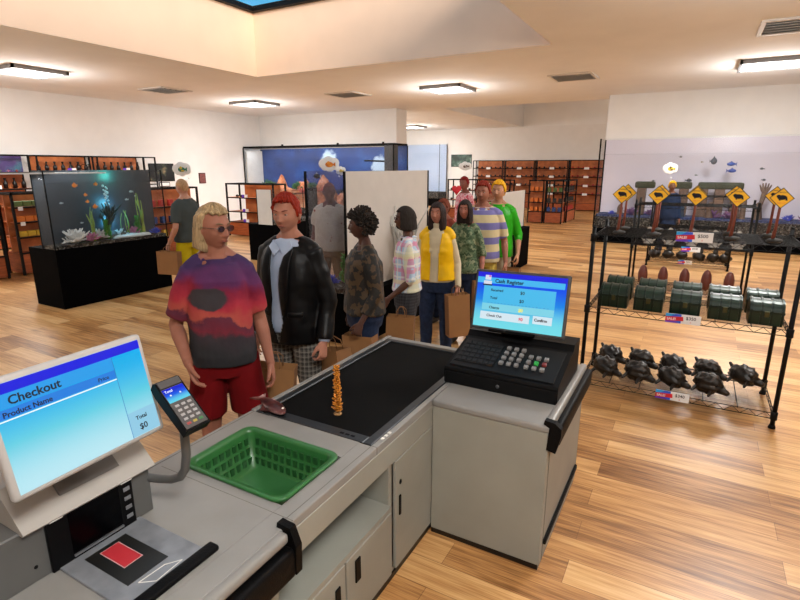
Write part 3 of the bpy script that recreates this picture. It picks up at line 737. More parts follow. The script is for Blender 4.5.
# ------------------------------------------------------------------ pictures on the walls
def picture(label, loc, rz, w, h, mat, extra=None, name='poster'):
    t = thing(name, label, 'poster', loc, rz)
    MB().box(-w / 2, w / 2, -.02, 0, -h / 2, h / 2).build('frame', M['black'], t)
    MB().box(-w / 2 + .02, w / 2 - .02, -.024, -.02, -h / 2 + .02, h / 2 - .02).build('print', mat, t)
    return t
n = NB('dark_poster_print', .5)
dp = n.done(n.ramp(n.noise(3.2, 6, None, (2, 5, 1)), [(.48, (10, 12, 12)), (.56, (52, 60, 48)), (.66, (150, 130, 96))]))
picture('dark rectangular poster on the left wall above the man in grey', (WX + .005, 11.4, 1.83), rz90, .92, .56, dp)
picture('small white notice below the dark poster on the left wall', (WX + .005, 11.45, 1.45), rz90, .4, .14, M['paper'], name='notice')
picture('small dusky picture on the left wall right of the man in grey', (WX + .005, 13.0, 1.62), rz90, .28, .36, pm('dusky_print', (120, 70, 66), .7, var=.3, vs=20), name='picture')
n = NB('green_poster_print', .5)
picture('dark green poster on the far wall beside the far shelves', (-10.95, FY - .005, 2.32), 0, 1.15, .62, n.done(n.ramp(n.noise(2.6, 6), [(.42, (20, 44, 36)), (.58, (70, 100, 88)), (.7, (170, 184, 176))])))

# ------------------------------------------------------------------ wire racks
def rack(label, x0, x1, y0, y1, H=1.50, levels=(.13, .81, 1.44), dz=.05, nw=60):
    t = thing('wire_rack', label, 'wire rack', ((x0 + x1) / 2, (y0 + y1) / 2, 0), 0, 'black wire racks')
    a = (x0 - x1) / 2; b = -a; c = (y0 - y1) / 2; d = -c
    for (x, y) in ((a, c), (b, c), (a, d), (b, d)):
        p = MB().lathe([(.017, .0), (.017, H)], (x, y, 0), 12); p.lathe([(.013, H), (.019, H + .004), (.014, H + .012)], (x, y, 0), 12)
        po = p.build('post', M['blackmetal'], t, True)
        MB().lathe([(.026, 0), (.026, .012), (.02, .03)], (x, y, 0), 12).build('foot', M['rubber'], po, True)
        q = MB()
        for z in levels: q.lathe([(.018, -.035), (.026, -.03), (.024, .0), (.026, .03), (.018, .035)], (x, y, z - dz / 2), 12)
        q.build('collar', M['blackmetal'], po, True)
    for z in levels:
        m = MB(); r = .0035
        for (p0, p1) in (((a, c), (b, c)), ((a, d), (b, d)), ((a, c), (a, d)), ((b, c), (b, d))):
            for zz in (z - .004, z - dz): m.tube([(p0[0], p0[1], zz), (p1[0], p1[1], zz)], r, 6)
            L = math.hypot(p1[0] - p0[0], p1[1] - p0[1]); n = max(4, int(L / .055)); pts = []
            for k in range(n + 1):
                u = k / n; pts.append((p0[0] + (p1[0] - p0[0]) * u, p0[1] + (p1[1] - p0[1]) * u, z - (.004 if k % 2 else dz)))
            m.tube(pts, .0028, 5)
        fr = m.build('shelf_frame', M['blackmetal'], t, True)
        g = MB()
        ns = max(6, int((d - c) / .021))
        for k in range(1, ns):
            y = c + (d - c) * k / ns; g.box(a, b, y - .0011, y + .0011, z - .003, z - .001)
        for k in range(1, 6):
            x = a + (b - a) * k / 6; g.box(x - .003, x + .003, c, d, z - .012, z - .004)
        g.build('wire_shelf', M['blackmetal'], fr)
    return t
rack('black wire rack holding yellow signs, green chests and black ornaments at right front', -.72, .745, 4.69, 5.42)
rack('black wire rack of grey statues and brown ovals directly behind the front rack', -.79, .80, 8.95, 9.66)
rack('black wire rack furthest back before the pale aquarium', -.74, .72, 11.95, 12.6, nw=30)

def sale(loc, price, label, s=1.0):
    t = thing('sale_tag', label, 'sale tag', loc, 0, 'sale tags on the racks')
    w, h = .255 * s, .078 * s
    MB().box(-w / 2, w / 2, -.004, 0, -h, 0, .001, 1).build('card', M['paper'], t)
    MB().box(-w / 2, -w * .05, -.0052, -.004, -h * .99, -h * .01).build('blue_field', M['blueprint'], t)
    MB().prism([(-w / 2, -h * .01), (-w * .22, -h * .01), (-w * .36, -h * .3), (-w / 2, -h * .36)], .0008, Matrix.Translation((0, -.006, 0))).build('cyan_corner', M['cyanprint'], t)
    MB().prism([(-w / 2, -h * .99), (-w * .12, -h * .99), (-w * .22, -h * .74), (-w / 2, -h * .8)], .0008, Matrix.Translation((0, -.006, 0))).build('cyan_stripe', M['purpleprint'], t)
    MB().prism([(-w * .5, -h * .36), (w * .0, -h * .24), (w * .02, -h * .7), (-w * .5, -h * .82)], .0008, Matrix.Translation((0, -.0068, 0))).build('red_band', M['red'], t)
    text('SALE!', h * .36, M['paper'], t, (-w * .46, -.0076, -h * .70), (PI / 2, -.03, 0), .0006 * s)
    text(price, h * .46, M['ink'], t, (w * .08, -.005, -h * .52), (PI / 2, 0, 0), .0003)
    text('%', h * .2, M['red'], t, (w * .2, -.005, -h * .85), (PI / 2, 0, 0), 0)
    return t
sale((.03, 4.682, 1.505), '$500', 'sale tag on the top shelf of the front wire rack')
sale((.03, 4.682, .835), '$350', 'sale tag on the middle shelf of the front wire rack')
sale((.03, 4.682, .155), '$340', 'sale tag on the bottom shelf of the front wire rack')
sale((.03, 8.94, .835), '$340', 'sale tag on the middle shelf of the second wire rack')
sale((-.03, 11.94, 1.50), '$400', 'sale tag on the top shelf of the furthest wire rack')
sale((-.03, 11.94, .16), '$400', 'sale tag on the bottom shelf of the furthest wire rack')

CXS = [-.53, -.255, .02, .30, .575]
pos5 = ['leftmost', 'second from left', 'middle', 'second from right', 'rightmost']
yel = pm('sign_yellow', (250, 192, 20), .5); grn = pm('chest_green', (14, 40, 28), .34, .2, var=.35, vs=14); grn2 = pm('chest_band', (14, 34, 26), .4, .4)
rust = pm('rusty_stick', (120, 58, 40), .8, var=.25, vs=14)
ornb = pm('black_ornament', (34, 28, 23), .36, .1, var=.8, vs=16, bump=.8, bs=28)
def sign(loc, label, rz):
    t = thing('warning_sign', label, 'sign', loc, rz, 'yellow diamond signs on the rack')
    MB().ell((0, 0, .015), (.05, .035, .02), None, 12, 6, .4, 3).build('rocky_base', pm('base_rock', (58, 55, 52), .9), t, True)
    MB().tube([(-.012, 0, .0), (-.004, 0, .12), (0, .0, .30)], [.015, .010, .009], 8).build('post', rust, t, True)
    h = .078
    MB().prism([(-h, 0), (0, h), (h, 0), (0, -h)], .008, Matrix.Translation((0, -.016, .335))).build('sign_plate', pm('sign_rim', (34, 26, 10), .6), t)
    h2 = .071
    MB().prism([(-h2, 0), (0, h2), (h2, 0), (0, -h2)], .003, Matrix.Translation((0, -.019, .335))).build('yellow_face', yel, t)
    m = MB(); m.ell((.0, -.02, .34), (.03, .003, .018), None, 12, 6); m.ell((-.022, -.02, .348), (.014, .003, .012), None, 8, 6); m.prism([(.02, .32), (.036, .318), (.03, .345)], .003, Matrix.Translation((0, -.021, 0))); m.prism([(-.02, .32), (-.008, .315), (-.008, .34)], .003, Matrix.Translation((0, -.021, 0)))
    m.build('fish_symbol', M['ink'], t)
    text('DANGER', .016, M['ink'], t, (0, -.0195, .372), (PI / 2, 0, 0), 0, align='CENTER')
    text('KEEP OUT', .011, M['red'], t, (0, -.0195, .296), (PI / 2, 0, 0), 0, align='CENTER')
def chest(loc, label):
    t = thing('ribbed_chest', label, 'chest', loc, 0, 'green ribbed chests'); t.scale = (1.0, 1.08, 1.16)
    w = .112
    def half(r0, z0, z1): pass
    body = []
    for k in range(13):
        a = PI * k / 12; body.append((-math.cos(a) * .098, .105 + math.sin(a) * .062))
    poly = [(-.085, .0), (-.1, .1)] + body[1:-1] + [(.1, .1), (.085, .0)]
    Mx = Matrix.Rotation(PI / 2, 4, 'Z')
    MB().prism(poly, 2 * w, Mx @ Matrix.Translation((0, -w, 0))).build('body', grn, t)
    ring = [(x * 1.06, z * 1.035 - .0) for x, z in poly]
    for k in range(4):
        x = -w + .012 + k * (2 * w - .024) / 3
        MB().prism(ring, .014, Matrix.Translation((x + .007, 0, 0)) @ Mx @ Matrix.Translation((0, -.0, 0))).build('band', grn2, t)
    MB().box(-w - .003, w + .003, -.105, -.095, .085, .1).build('lid_seam', grn2, t)
    MB().box(-.016, .016, -.112, -.098, .06, .1, .003).build('lock_plate', pm('old_brass', (70, 70, 44), .4, .7), t)
def ornament(loc, rz, label, seed, s=1.17):
    t = thing('turtle_ornament', label, 'ornament', loc, rz, 'black turtle shaped ornaments')
    m = MB(); m.ell((0, 0, .072 * s), (.10 * s, .075 * s, .072 * s), None, 26, 16, .32, seed, 3.0)
    for k in range(8):
        a = k * .8; m.ell((.075 * math.cos(a) * s, .05 * math.sin(a) * s, (.07 + .02 * math.sin(k * 2)) * s), (.028 * s, .022 * s, .024 * s), None, 8, 6, .3, k)
    m.build('shell', ornb, t, True)
    MB().tube([(.07 * s, 0, .05 * s), (.13 * s, .0, .04 * s)], [.034 * s, .022 * s], 10, round_=True).build('head', ornb, t, True)
    MB().tube([(-.08 * s, .02, .08 * s), (-.12 * s, .03, .12 * s)], [.018 * s, .012 * s], 8, round_=True).build('tail', ornb, t, True)
    for (x, y) in ((.05, .065), (.05, -.065), (-.06, .06), (-.06, -.06)):
        MB().tube([(x * s, y * .7 * s, .04 * s), (x * 1.15 * s, y * 1.35 * s, .012 * s)], [.016 * s, .010 * s], 8, round_=True).build('flipper', ornb, t, True)
for r, (dx, y, nm) in enumerate([(0, 4.84, 'front row'), (.0, 5.20, 'back row')]):
    for i, x in enumerate(CXS):
        sign((x - .012, y, 1.44), 'yellow diamond sign on a stick, %s, %s on the rack top' % (nm, pos5[i]), 0)
        chest((x + .012, y - .0, .81), 'dark green ribbed chest, %s, %s on the middle shelf' % (nm, pos5[i]))
        if not (r == 0 and i == 4):
            ornament((x - .01 + dx, y + .05, .13), -.55, 'black lumpy ornament, %s, %s on the bottom shelf' % (nm, pos5[i]), 3 + i % 2)
stat = pm('grey_statue', (132, 126, 118), .8, var=.2, vs=20); ovalm = pm('brown_oval', (92, 40, 30), .55, var=.3, vs=12)
X2 = [-.60, -.305, .0, .30, .60]
for i, x in enumerate(X2):
    t = thing('statue', 'small grey statue on the middle shelf of the second rack, ' + pos5[i], 'statue', (x + .03, 9.15, .81), 0, 'grey statues')
    MB().lathe([(.07, 0), (.07, .03), (.04, .04), (.05, .1), (.065, .15), (.03, .19)], n=12).build('body', stat, t, True)
    MB().ell((0, 0, .225), (.042, .042, .048), None, 12, 8, .2, 2).build('head', stat, t, True)
    MB().tube([(-.05, 0, .15), (-.1, -.03, .1), (-.06, -.05, .06)], .018, 8, round_=True).build('arm', stat, t, True)
    MB().tube([(.05, 0, .15), (.1, -.03, .1), (.06, -.05, .06)], .018, 8, round_=True).build('arm', stat, t, True)
    o = MB().ell((0, 0, .165), (.072, .072, .165), None, 16, 12, .06, i, 3).build('oval_ornament', ovalm, None, True, (x, 9.2, .13))
    tag(o, 'brown upright oval on the bottom shelf of the second rack, ' + pos5[i], 'ornament', 'brown ovals')
for i, x in enumerate([-.62, -.36, -.1, .2, .46, .66]):
    t = thing('crouching_figure', 'black crouching figure on the bottom shelf of the furthest rack, %s from the left' % ORD[i], 'figurine', (x, 12.2, .13), 0, 'black crouching figures')
    MB().ell((0, 0, .09), (.11, .09, .09), None, 14, 8, .4, i).build('body', ornb, t, True)
    MB().ell((.03, 0, .2), (.05, .05, .06), None, 10, 8).build('head', ornb, t, True)

# ------------------------------------------------------------------ checkout counter
CZ = .81; FX = -1.085; BX = -1.83
Y0, Y1 = -.6, 3.10
t = thing('checkout_counter', 'long pale grey checkout counter with black belt and open shelf', 'counter', ((FX + BX) / 2, (Y0 + Y1) / 2, 0))
ox, oy = (FX + BX) / 2, (Y0 + Y1) / 2
def cb(mb_, name, mat, smooth=False, par=None): 
    mb_.xf(Matrix.Translation((-ox, -oy, 0))); return mb_.build(name, mat, par or t, smooth)
HB = (-1.705, -1.18, 1.225, 1.595)      # basket opening
BL = (-1.80, -1.115, 1.735, 3.04)       # belt opening
# carcass made of separate boards so the basket and the shelf are really hollow
m = MB()
m.box(BX, BX + .025, Y0, Y1, .03, .77)                      # customer side
m.box(BX + .025, FX, Y1 - .03, Y1, .03, .77)
m.box(BX + .025, FX, Y0, Y0 + .03, .03, .77)
m.box(BX + .025, FX - .02, 1.06, 1.10, .03, .77)
m.box(BX + .025, FX - .02, 1.865, 1.895, .03, .70)
m.box(BX + .025, FX - .004, 1.10, 1.865, .405, .43)         # niche shelf board
m.box(-1.42, -1.40, 1.10, 1.865, .43, .63)                 # niche back
m.box(BX + .025, FX - .02, Y0 + .03, Y1 - .03, .03, .05)
cb(m, 'carcass', M['laminate'])
cb(MB().box(FX - .02, FX, 1.10, Y1 - .03, .655, .772, .003, 1), 'front_rail', M['laminate'])
cb(MB().box(FX - .02, FX, Y0 + .03, 1.09, .03, .772, .003, 1), 'front_panel', M['laminate'])
cb(MB().box(BX + .012, FX - .012, Y0 + .01, Y1 - .01, 0, .03), 'kick_plate', M['kick'])
m = MB()                                                    # top boards round the two openings
zt0, zt1 = .772, CZ
m.box(BX, HB[0], Y0, BL[2], zt0, zt1, .004, 1)
m.box(HB[1], FX, Y0, BL[2], zt0, zt1, .006, 2)
m.box(HB[0] - .004, HB[1] + .004, 1.18, HB[2], zt0, zt1 - .0)
m.box(HB[0] - .004, HB[1] + .004, Y0, 1.178, zt0, zt1 - .0)
m.box(HB[0] - .004, HB[1] + .004, HB[3], BL[2], zt0, zt1 - .0)
cb(m, 'worktop', M['lamtop'])
cb(MB().box(BX, BL[0], BL[2], Y1, zt0, zt1 + .006, .004, 2).box(BL[1], FX, BL[2], Y1, zt0, zt1, .004, 2).box(BL[0], BL[1], BL[3], Y1, zt0, zt1, .004, 2), 'worktop_rim', M['lamtop'])
cb(MB().box(BX + .05, FX - .0, 1.1778, 1.1800, zt1 - .001, zt1 + .0004), 'seam', M['lamdark'])
cb(MB().box(BX + .02, BX + .024, Y0, BL[2], zt1 - .001, zt1 + .0005), 'seam', M['lamdark'])
cb(MB().box(FX - .03, FX - .027, 1.16, BL[2], zt1 - .001, zt1 + .0005), 'seam', M['lamdark'])
# conveyor
fr = cb(MB().box(BL[0], BL[0] + .045, BL[2], BL[3], .76, CZ + .004, .003, 1).box(BL[1] - .045, BL[1], BL[2], BL[3], .76, CZ + .004, .003, 1)
   .box(BL[0] + .045, BL[1] - .045, BL[2], BL[2] + .06, .76, CZ + .004, .003, 1).box(BL[0] + .045, BL[1] - .045, BL[3] - .04, BL[3], .76, CZ + .004, .003, 1), 'belt_frame', M['steel'])
cb(MB().box(BL[0] + .045, BL[1] - .045, BL[2] + .06, BL[3] - .04, .74, CZ - .004), 'belt', M['belt'])
for x in (-1.74, -1.70, -1.66, -1.30, -1.27, -1.24): cb(MB().box(x, x + .02, BL[2] + .02, BL[2] + .032, CZ + .004, CZ + .0055), 'slot', M['black'])
for y in (1.80, 1.83, 1.86): cb(MB().box(BL[1] + .006, BL[1] + .022, y, y + .018, CZ, CZ + .006, .002, 1), 'sensor_stud', M['white'])
# doors
def handle(parent, y, z0, z1, w=.018):
    cb(MB().box(FX - .004, FX + .006, y, y + w, z0, z1, .003, 1), 'recessed_handle', M['black'], par=parent)
for (y0, y1, z0, z1) in ((1.11, 1.475, .05, .402), (1.485, 1.86, .05, .402), (1.90, Y1 - .035, .05, .65)):
    d_ = cb(MB().box(FX - .018, FX, y0, y1, z0, z1, .003, 1), 'door', M['laminate'])
    if y0 < 1.2: handle(d_, 1.40, .22, .33, .035)
    elif y0 < 1.6: handle(d_, 1.545, .25, .365, .04)
    else:
        handle(d_, 1.93, .34, .45); cb(MB().ell((FX, 1.945, .52), (.006, .011, .014), None, 10, 8), 'lock', M['black'], par=d_)
# bumper in front, left stretch
def bumper(x0, ya, yb, name='bumper', parent=t, f=cb, z=.70):
    f(MB().box(x0, x0 + .05, ya, yb, z - .06, z + .055, .018, 3), name, M['rubber'], True, parent)
cb(MB().box(FX - .005, FX + .035, Y0, 1.12, .775, .815, .014, 3), 'rounded_lip', M['lamtop'], True)
bumper(FX + .0, Y0, 1.135)
cb(MB().prism([(-.03, -.03), (.05, -.05), (.055, .06), (.03, .125), (-.025, .13), (-.03, .1), (.012, .085)], .03, Matrix.Translation((FX + .002, 1.125, .70))), 'bumper_end_cap', M['rubber'])

# green basket, sunk into the worktop
t2 = thing('shopping_basket', 'green plastic shopping basket sunk into the checkout worktop', 'basket', ((HB[0] + HB[1]) / 2, (HB[2] + HB[3]) / 2, .635))
gm = pm('green_plastic', (40, 98, 46), .38, var=.06, coat=.1)
w, d = (HB[1] - HB[0]) / 2 - .004, (HB[3] - HB[2]) / 2 - .004
def rrect(w, d, r, n=5):
    P = []
    for cx, cy, a0 in ((w - r, d - r, 0), (-w + r, d - r, PI / 2), (-w + r, -d + r, PI), (w - r, -d + r, 3 * PI / 2)):
        for k in range(n + 1): a = a0 + PI / 2 * k / n; P.append((cx + r * math.cos(a), cy + r * math.sin(a)))
    return P
def wall_loft(mb_, secs):
    rings = []
    for (w_, d_, r_, z_) in secs: rings.append([mb_.bm.verts.new((x, y, z_)) for x, y in rrect(w_, d_, r_)])
    mb_.loft(rings, caps=False); return rings
m = MB(); rr = wall_loft(m, [(w * .84, d * .84, .03, .004), (w * .96, d * .96, .04, .165), (w * 1.035, d * 1.05, .05, .177), (w * 1.04, d * 1.055, .052, .186), (w * 1.02, d * 1.03, .05, .190), (w * .935, d * .925, .045, .186), (w * .92, d * .91, .04, .17), (w * .80, d * .80, .03, .012)])
m.bm.faces.new(rr[0]); m.bm.faces.new(list(reversed(rr[-1])))
m.build('tub', gm, t2, True)
gd = pm('dark_green_plastic', (30, 78, 36), .5)
for s in (-1, 1):
    m = MB()
    for k in range(11):
        u = -.8 + 1.6 * k / 10
        for zz in (.03, .075, .12):
            fy = d * (.815 + (.91 - .80) * (zz - .012) / .158) ; m.box(u * w * .9 - .010, u * w * .9 + .010, s * (fy - .003) - .003, s * (fy - .003) + .003, zz, zz + .032)
    m.build('lattice', gd, t2)
    m = MB()
    for k in range(8):
        u = -.78 + 1.56 * k / 7
        for zz in (.03, .075, .12):
            fx = w * (.815 + (.92 - .80) * (zz - .012) / .158); m.box(s * (fx - .003) - .003, s * (fx - .003) + .003, u * d * .9 - .010, u * d * .9 + .010, zz, zz + .032)
    m.build('lattice', gd, t2)

# scanner, column and monitor
SX = -1.562
t3 = thing('scanner_unit', 'grey barcode scanner unit with black window on the checkout counter', 'scanner', (-1.68, .68, CZ))
def sb(mb_, name, mat, smooth=False, par=None): mb_.xf(Matrix.Translation((1.68, -.68, -CZ))); return mb_.build(name, mat, par or t3, smooth)
sb(MB().box(-1.80, SX, .28, .985, CZ, .99, .004, 1).box(-1.80, SX - .03, -.1, .28, CZ, .99, .004, 1), 'housing', M['greymetal'])
for (y, z) in ((.44, .86), (.60, .86), (.44, .94)): sb(MB().ell((SX + .001, y, z), (.003, .006, .006), None, 8, 6), 'screw', M['black'])
sb(MB().box(SX, SX + .012, .637, .912, CZ + .001, .99, .003, 1), 'window_frame', M['black'])
sb(MB().box(SX + .012, SX + .014, .70, .862, CZ + .03, .985), 'scanner_window', pm('black_glass', (1, 1, 2), .25, spec=.1))
sb(MB().box(SX + .012, SX + .018, .70, .862, CZ + .018, CZ + .024), 'steel_line', pm('bright_steel', (160, 162, 166), .3, .8))
for (a, b) in ((.645, .685), (.868, .908)): sb(MB().box(SX + .008, SX + .022, a, b, .982, .990, .002, 1), 'chrome_cap', M['white'])
for k in range(4):
    z = .845 + k * .034
    sb(MB().box(SX + .012, SX + .015, .878, .900, z, z + .014, .001, 1), 'button', pm('grey_button', (110, 112, 116), .5))
# hood
n_ = MB()
n_.prism([(-1.80, .985), (SX + .020, .985), (SX + .026, .992), (SX - .085, 1.10), (-1.80, 1.12)], .42, Matrix.Translation((0, .575, 0)))
sb(n_, 'hood', M['greyplastic'])
sb(MB().prism([(-.006, 0), (.004, 0), (-.052, .052), (-.062, .052)], .19, Matrix.Translation((SX - .012, .70, 1.035))), 'hood_slot', pm('slot_grey', (96, 92, 88), .6))
# plate
sb(MB().box(SX, -1.235, .655, .93, CZ, CZ + .008, .002, 1), 'steel_plate', M['plate'])
sb(MB().box(-1.52, -1.305, .712, .848, CZ + .008, CZ + .0095), 'dark_well', pm('scanner_well_black', (20, 21, 20), .4))
sb(MB().box(-1.50, -1.38, .752, .810, CZ + .0095, CZ + .0115, .001, 1), 'red_scan_window', pm('scan_red', (168, 44, 52), .3, emit=(150, 30, 40), es=.12))
sb(MB().box(-1.5025, -1.3775, .7495, .8125, CZ + .009, CZ + .0105), 'pale_rim', pm('pale_rim', (190, 150, 150), .5))
m = MB(); m.tube([(-1.29, .735, CZ + .009), (-1.25, .765, CZ + .009), (-1.256, .86, CZ + .009), (-1.285, .82, CZ + .009), (-1.29, .735, CZ + .009)], .0014, 5)
sb(m, 'embossed_mark', M['white'])
sb(MB().box(-1.238, -1.195, .52, .955, CZ, CZ + .020, .007, 2), 'rubber_stop', M['rubber'], True)

def screen_basis(c, wdir, tilt_up):
    """matrix whose x = width direction, z = up the screen, -y = out of the screen"""
    x = Vector(wdir).normalized(); u = Vector(tilt_up).normalized(); u = (u - x * u.dot(x)).normalized(); y = u.cross(x)
    return Matrix(((x.x, y.x, u.x, c[0]), (x.y, y.y, u.y, c[1]), (x.z, y.z, u.z, c[2]), (0, 0, 0, 1)))
def emis(name, col, s=.95):
    return pm(name, tuple(c * .25 for c in col), .4, emit=col, es=s)
def m_screen(name, top, mid, low, z0, z1, es=.9):
    n = NB(name, .25); f = n.smooth(n.z, z0, z1)
    c = n.ramp(f, [(0, low), (.55, mid), (1, top)])
    n.nt.links.new(c, n.b.inputs['Base Color']); n.nt.links.new(c, n.b.inputs['Emission Color']); n.b.inputs['Emission Strength'].default_value = es
    s = n.nt.nodes.new('ShaderNodeVectorMath'); s.operation = 'SCALE'; s.inputs['Scale'].default_value = .1
    n.nt.links.new(c, s.inputs[0]); n.nt.links.new(s.outputs[0], n.b.inputs['Base Color'])
    return n.m
inkS = M['ink']
mw, mh = .430, .299
t4 = thing('checkout_monitor', 'white framed checkout monitor showing a blue list screen', 'monitor')
t4.matrix_world = screen_basis((-1.495, .772, 1.308), (-.037, 1, .002), (-.207, 0, .978))
MB().box(-mw / 2 - .017, mw / 2 + .017, 0, .03, -mh / 2 - .017, mh / 2 + .017, .012, 3).build('bezel', pm('monitor_white', (172, 169, 166), .45), t4, True)
sc = MB().box(-mw / 2, mw / 2, -.0015, .001, -mh / 2, mh / 2).build('screen', m_screen('checkout_screen', (10, 168, 230), (96, 200, 222), (178, 224, 236), -.15, .11), t4)
def scr(x0, x1, z0, z1, mat, name, y=-.0022): return MB().box(x0, x1, y, y + .0005, z0, z1).build(name, mat, sc)
scr(-mw / 2, mw / 2, mh / 2 - .028, mh / 2, emis('deep_blue', (8, 20, 214)), 'title_strip')
scr(-mw / 2, .115, mh / 2 - .066, mh / 2 - .028, emis('sky_band', (28, 150, 226)), 'title_band')
scr(-mw / 2, .115, mh / 2 - .094, mh / 2 - .068, emis('mid_band', (24, 120, 216)), 'column_band')
scr(-mw / 2, .115, mh / 2 - .1, mh / 2 - .0965, emis('white_line', (225, 240, 245)), 'column_line')
scr(.1155, .117, -mh / 2, mh / 2 - .03, emis('deep_line', (40, 120, 190)), 'divider')
scr(.117, mw / 2, -mh / 2 + .002, -mh / 2 + .082, emis('total_field', (140, 196, 222)), 'total_field')
text('Checkout', .034, inkS, sc, (-mw / 2 + .035, -.003, mh / 2 - .060), bold=.0006)
text('Product Name', .021, inkS, sc, (-mw / 2 + .014, -.003, mh / 2 - .090), bold=.0003)
text('Price', .017, inkS, sc, (.058, -.003, mh / 2 - .088))
text('Total', .018, inkS, sc, (.140, -.003, -mh / 2 + .052), bold=.0002)
text('$0', .027, inkS, sc, (.145, -.003, -mh / 2 + .018), bold=.0003)
MB().box(-.05, .05, .03, .075, -.12, .04, .01).build('rear_mount', M['greyplastic'], t4)
MB().tube([(0, .07, -.05), (0, .12, -.12), (0, .15, -.19)], .03, 12).build('neck', M['greyplastic'], t4, True)

# card terminal on a bent arm
t5 = thing('card_terminal', 'black card payment terminal with blue display on a bent grey arm', 'card terminal')
t5.matrix_world = screen_basis((-1.374, 1.007, 1.256), (.068, 1, .019), (-.759, .039, .65))
tw, tl = .044, .098
m = MB(); m.prism([(-tl, -.028), (tl - .03, -.036), (tl, -.028), (tl + .004, .0), (tl - .004, .0075), (-tl, .0065)], 2 * tw, Matrix(((0, 1, 0, -tw), (0, 0, -1, 0), (1, 0, 0, 0), (0, 0, 0, 1))) )
m.build('body', M['black'], t5)
MB().box(-tw + .004, tw - .004, -.008, .0, -tl + .008, tl - .03, .002, 1).build('face_plate', pm('terminal_grey', (74, 72, 72), .45), t5)
MB().box(-tw + .006, tw - .006, -.0125, -.008, tl - .03, tl - .004, .001, 1).build('visor', pm('terminal_grey', (74, 72, 72), .45), t5)
ds = MB().box(-tw + .007, tw - .007, -.0095, -.008, .012, .064).build('display', m_screen('terminal_screen', (8, 30, 200), (20, 90, 220), (90, 200, 225), .012, .06), t5)
text('Total', .013, emis('white_line', (225, 240, 245)), ds, (-tw + .011, -.0100, .049))
for x in (-.02, .014): MB().ell((x, -.0100, .037), (.003, .0005, .003), None, 8, 6).build('icon', emis('white_line', (225, 240, 245)), ds)
for r in range(5):
    for c in range(3):
        k = 'key_red' if (r == 4 and c == 0) else 'key_yellow' if (r == 4 and c == 1) else 'key_green' if (r == 4 and c == 2) else 'key_grey'
        kc = {'key_red': (150, 60, 60), 'key_yellow': (160, 146, 66), 'key_green': (60, 120, 70), 'key_grey': (158, 156, 156)}[k]
        MB().box(-.007, .007, -.003, 0, -.0045, .0045, .0015, 2).build('key', pm(k, kc, .45), t5, loc=(-.022 + c * .022, -.0078, -.004 - r * .0175))
MB().box(-tw * .5, tw * .5, .012, .05, -.03, .03, .006).build('mount', M['black'], t5)
t6 = thing('terminal_arm', 'bent grey tube arm holding the card terminal', 'arm', (-1.60, .985, .95))
pts = [(-1.60, .965, .935), (-1.575, .985, .935), (-1.53, 1.00, .935), (-1.475, 1.01, .945), (-1.435, 1.015, .965), (-1.41, 1.018, 1.00), (-1.395, 1.018, 1.06), (-1.385, 1.012, 1.13), (-1.375, 1.007, 1.20)]
MB().tube([(p[0] + 1.60, p[1] - .985, p[2] - .95) for p in pts], .0150, 14).build('tube', M['greymetal'], t6, True)

# dead fish and orange plant on the counter
t = thing('dead_fish', 'brown red fish lying on its side at the corner of the belt', 'fish', (-1.735, 1.79, CZ + .022), -.35 + PI); t.scale = (1.35, 1.35, 1.2)
fm = NB('fish_skin', .3); fm = fm.done(fm.ramp(fm.noise(14, 5), [(.38, (44, 16, 16)), (.55, (92, 44, 40)), (.68, (160, 124, 120))]))
m = MB(); m.ell((0, 0, 0), (.085, .03, .017), None, 20, 10, .08, 3); m.build('body', fm, t, True)
MB().prism([(.07, 0), (.125, .034), (.11, 0), (.125, -.034)], .006, Matrix.Rotation(-PI / 2, 4, 'X')).build('tail', fm, t)
MB().prism([(-.03, .026), (.0, .05), (.045, .02)], .005, Matrix.Rotation(-PI / 2, 4, 'X')).build('dorsal_fin', fm, t)
MB().ell((-.062, -.008, .012), (.005, .005, .004), None, 8, 6).build('eye', M['white'], t)
amb = pm('amber_leaf', (196, 122, 26), .5, var=.2)
ap = leafy('tall amber orange leafy plant standing on the black belt', (-1.425, 1.915, CZ - .004), .262, amb, None, 77, name='orange_plant', stem=pm('amber_stem', (150, 96, 30), .6), leafr=.024, n=90, wid=.034)
MB().ell((0, 0, .005), (.022, .022, .008), None, 12, 6).build('base', pm('amber_base', (140, 104, 60), .7), ap, True)

# ------------------------------------------------------------------ register counter
RX0, RX1, RY0, RY1 = -1.085, -.468, 2.285, 3.20
t = thing('register_counter', 'pale grey register cabinet with black bumper at its right side', 'counter', ((RX0 + RX1) / 2, (RY0 + RY1) / 2, 0))
ox, oy = (RX0 + RX1) / 2, (RY0 + RY1) / 2
cb(MB().box(RX0 + .003, RX1 - .004, RY0 + .004, RY1, .03, .775, .004, 1), 'cabinet', M['laminate'])
cb(MB().box(RX0 + .006, RX1 - .01, RY0 + .008, RY1 - .01, 0, .03), 'kick_plate', M['kick'])
cb(MB().box(RX0, RX1, RY0 - .0, RY1, .772, .812, .012, 3), 'worktop', M['lamtop'], True)
cb(MB().box(RX1 - .03, RX1 + .012, RY0 + .02, RY1 - .02, .775, .83, .016, 3), 'rounded_lip', M['lamtop'], True)
cb(MB().prism([(-.014, -.10), (.03, -.11), (.05, -.02), (.05, .02), (.018, .045), (-.03, .05), (-.034, .03), (-.006, .015)], .035, Matrix.Translation((RX1 + .004, RY0 + .0, .79))), 'bumper_end_cap', M['rubber'])
cb(MB().box(RX1 - .002, RX1 + .045, RY0 + .03, RY1 - .02, .70, .80, .016, 3), 'bumper', M['rubber'], True)
cb(MB().box(RX1 - .004, RX1 + .012, RY0 + .06, RY1 - .05, .12, .15, .004, 1), 'low_rail', M['rubber'])
cb(MB().box(RX1 - .0045, RX1 - .002, RY0 + .055, RY0 + .058, .03, .775), 'seam', M['lamdark'])

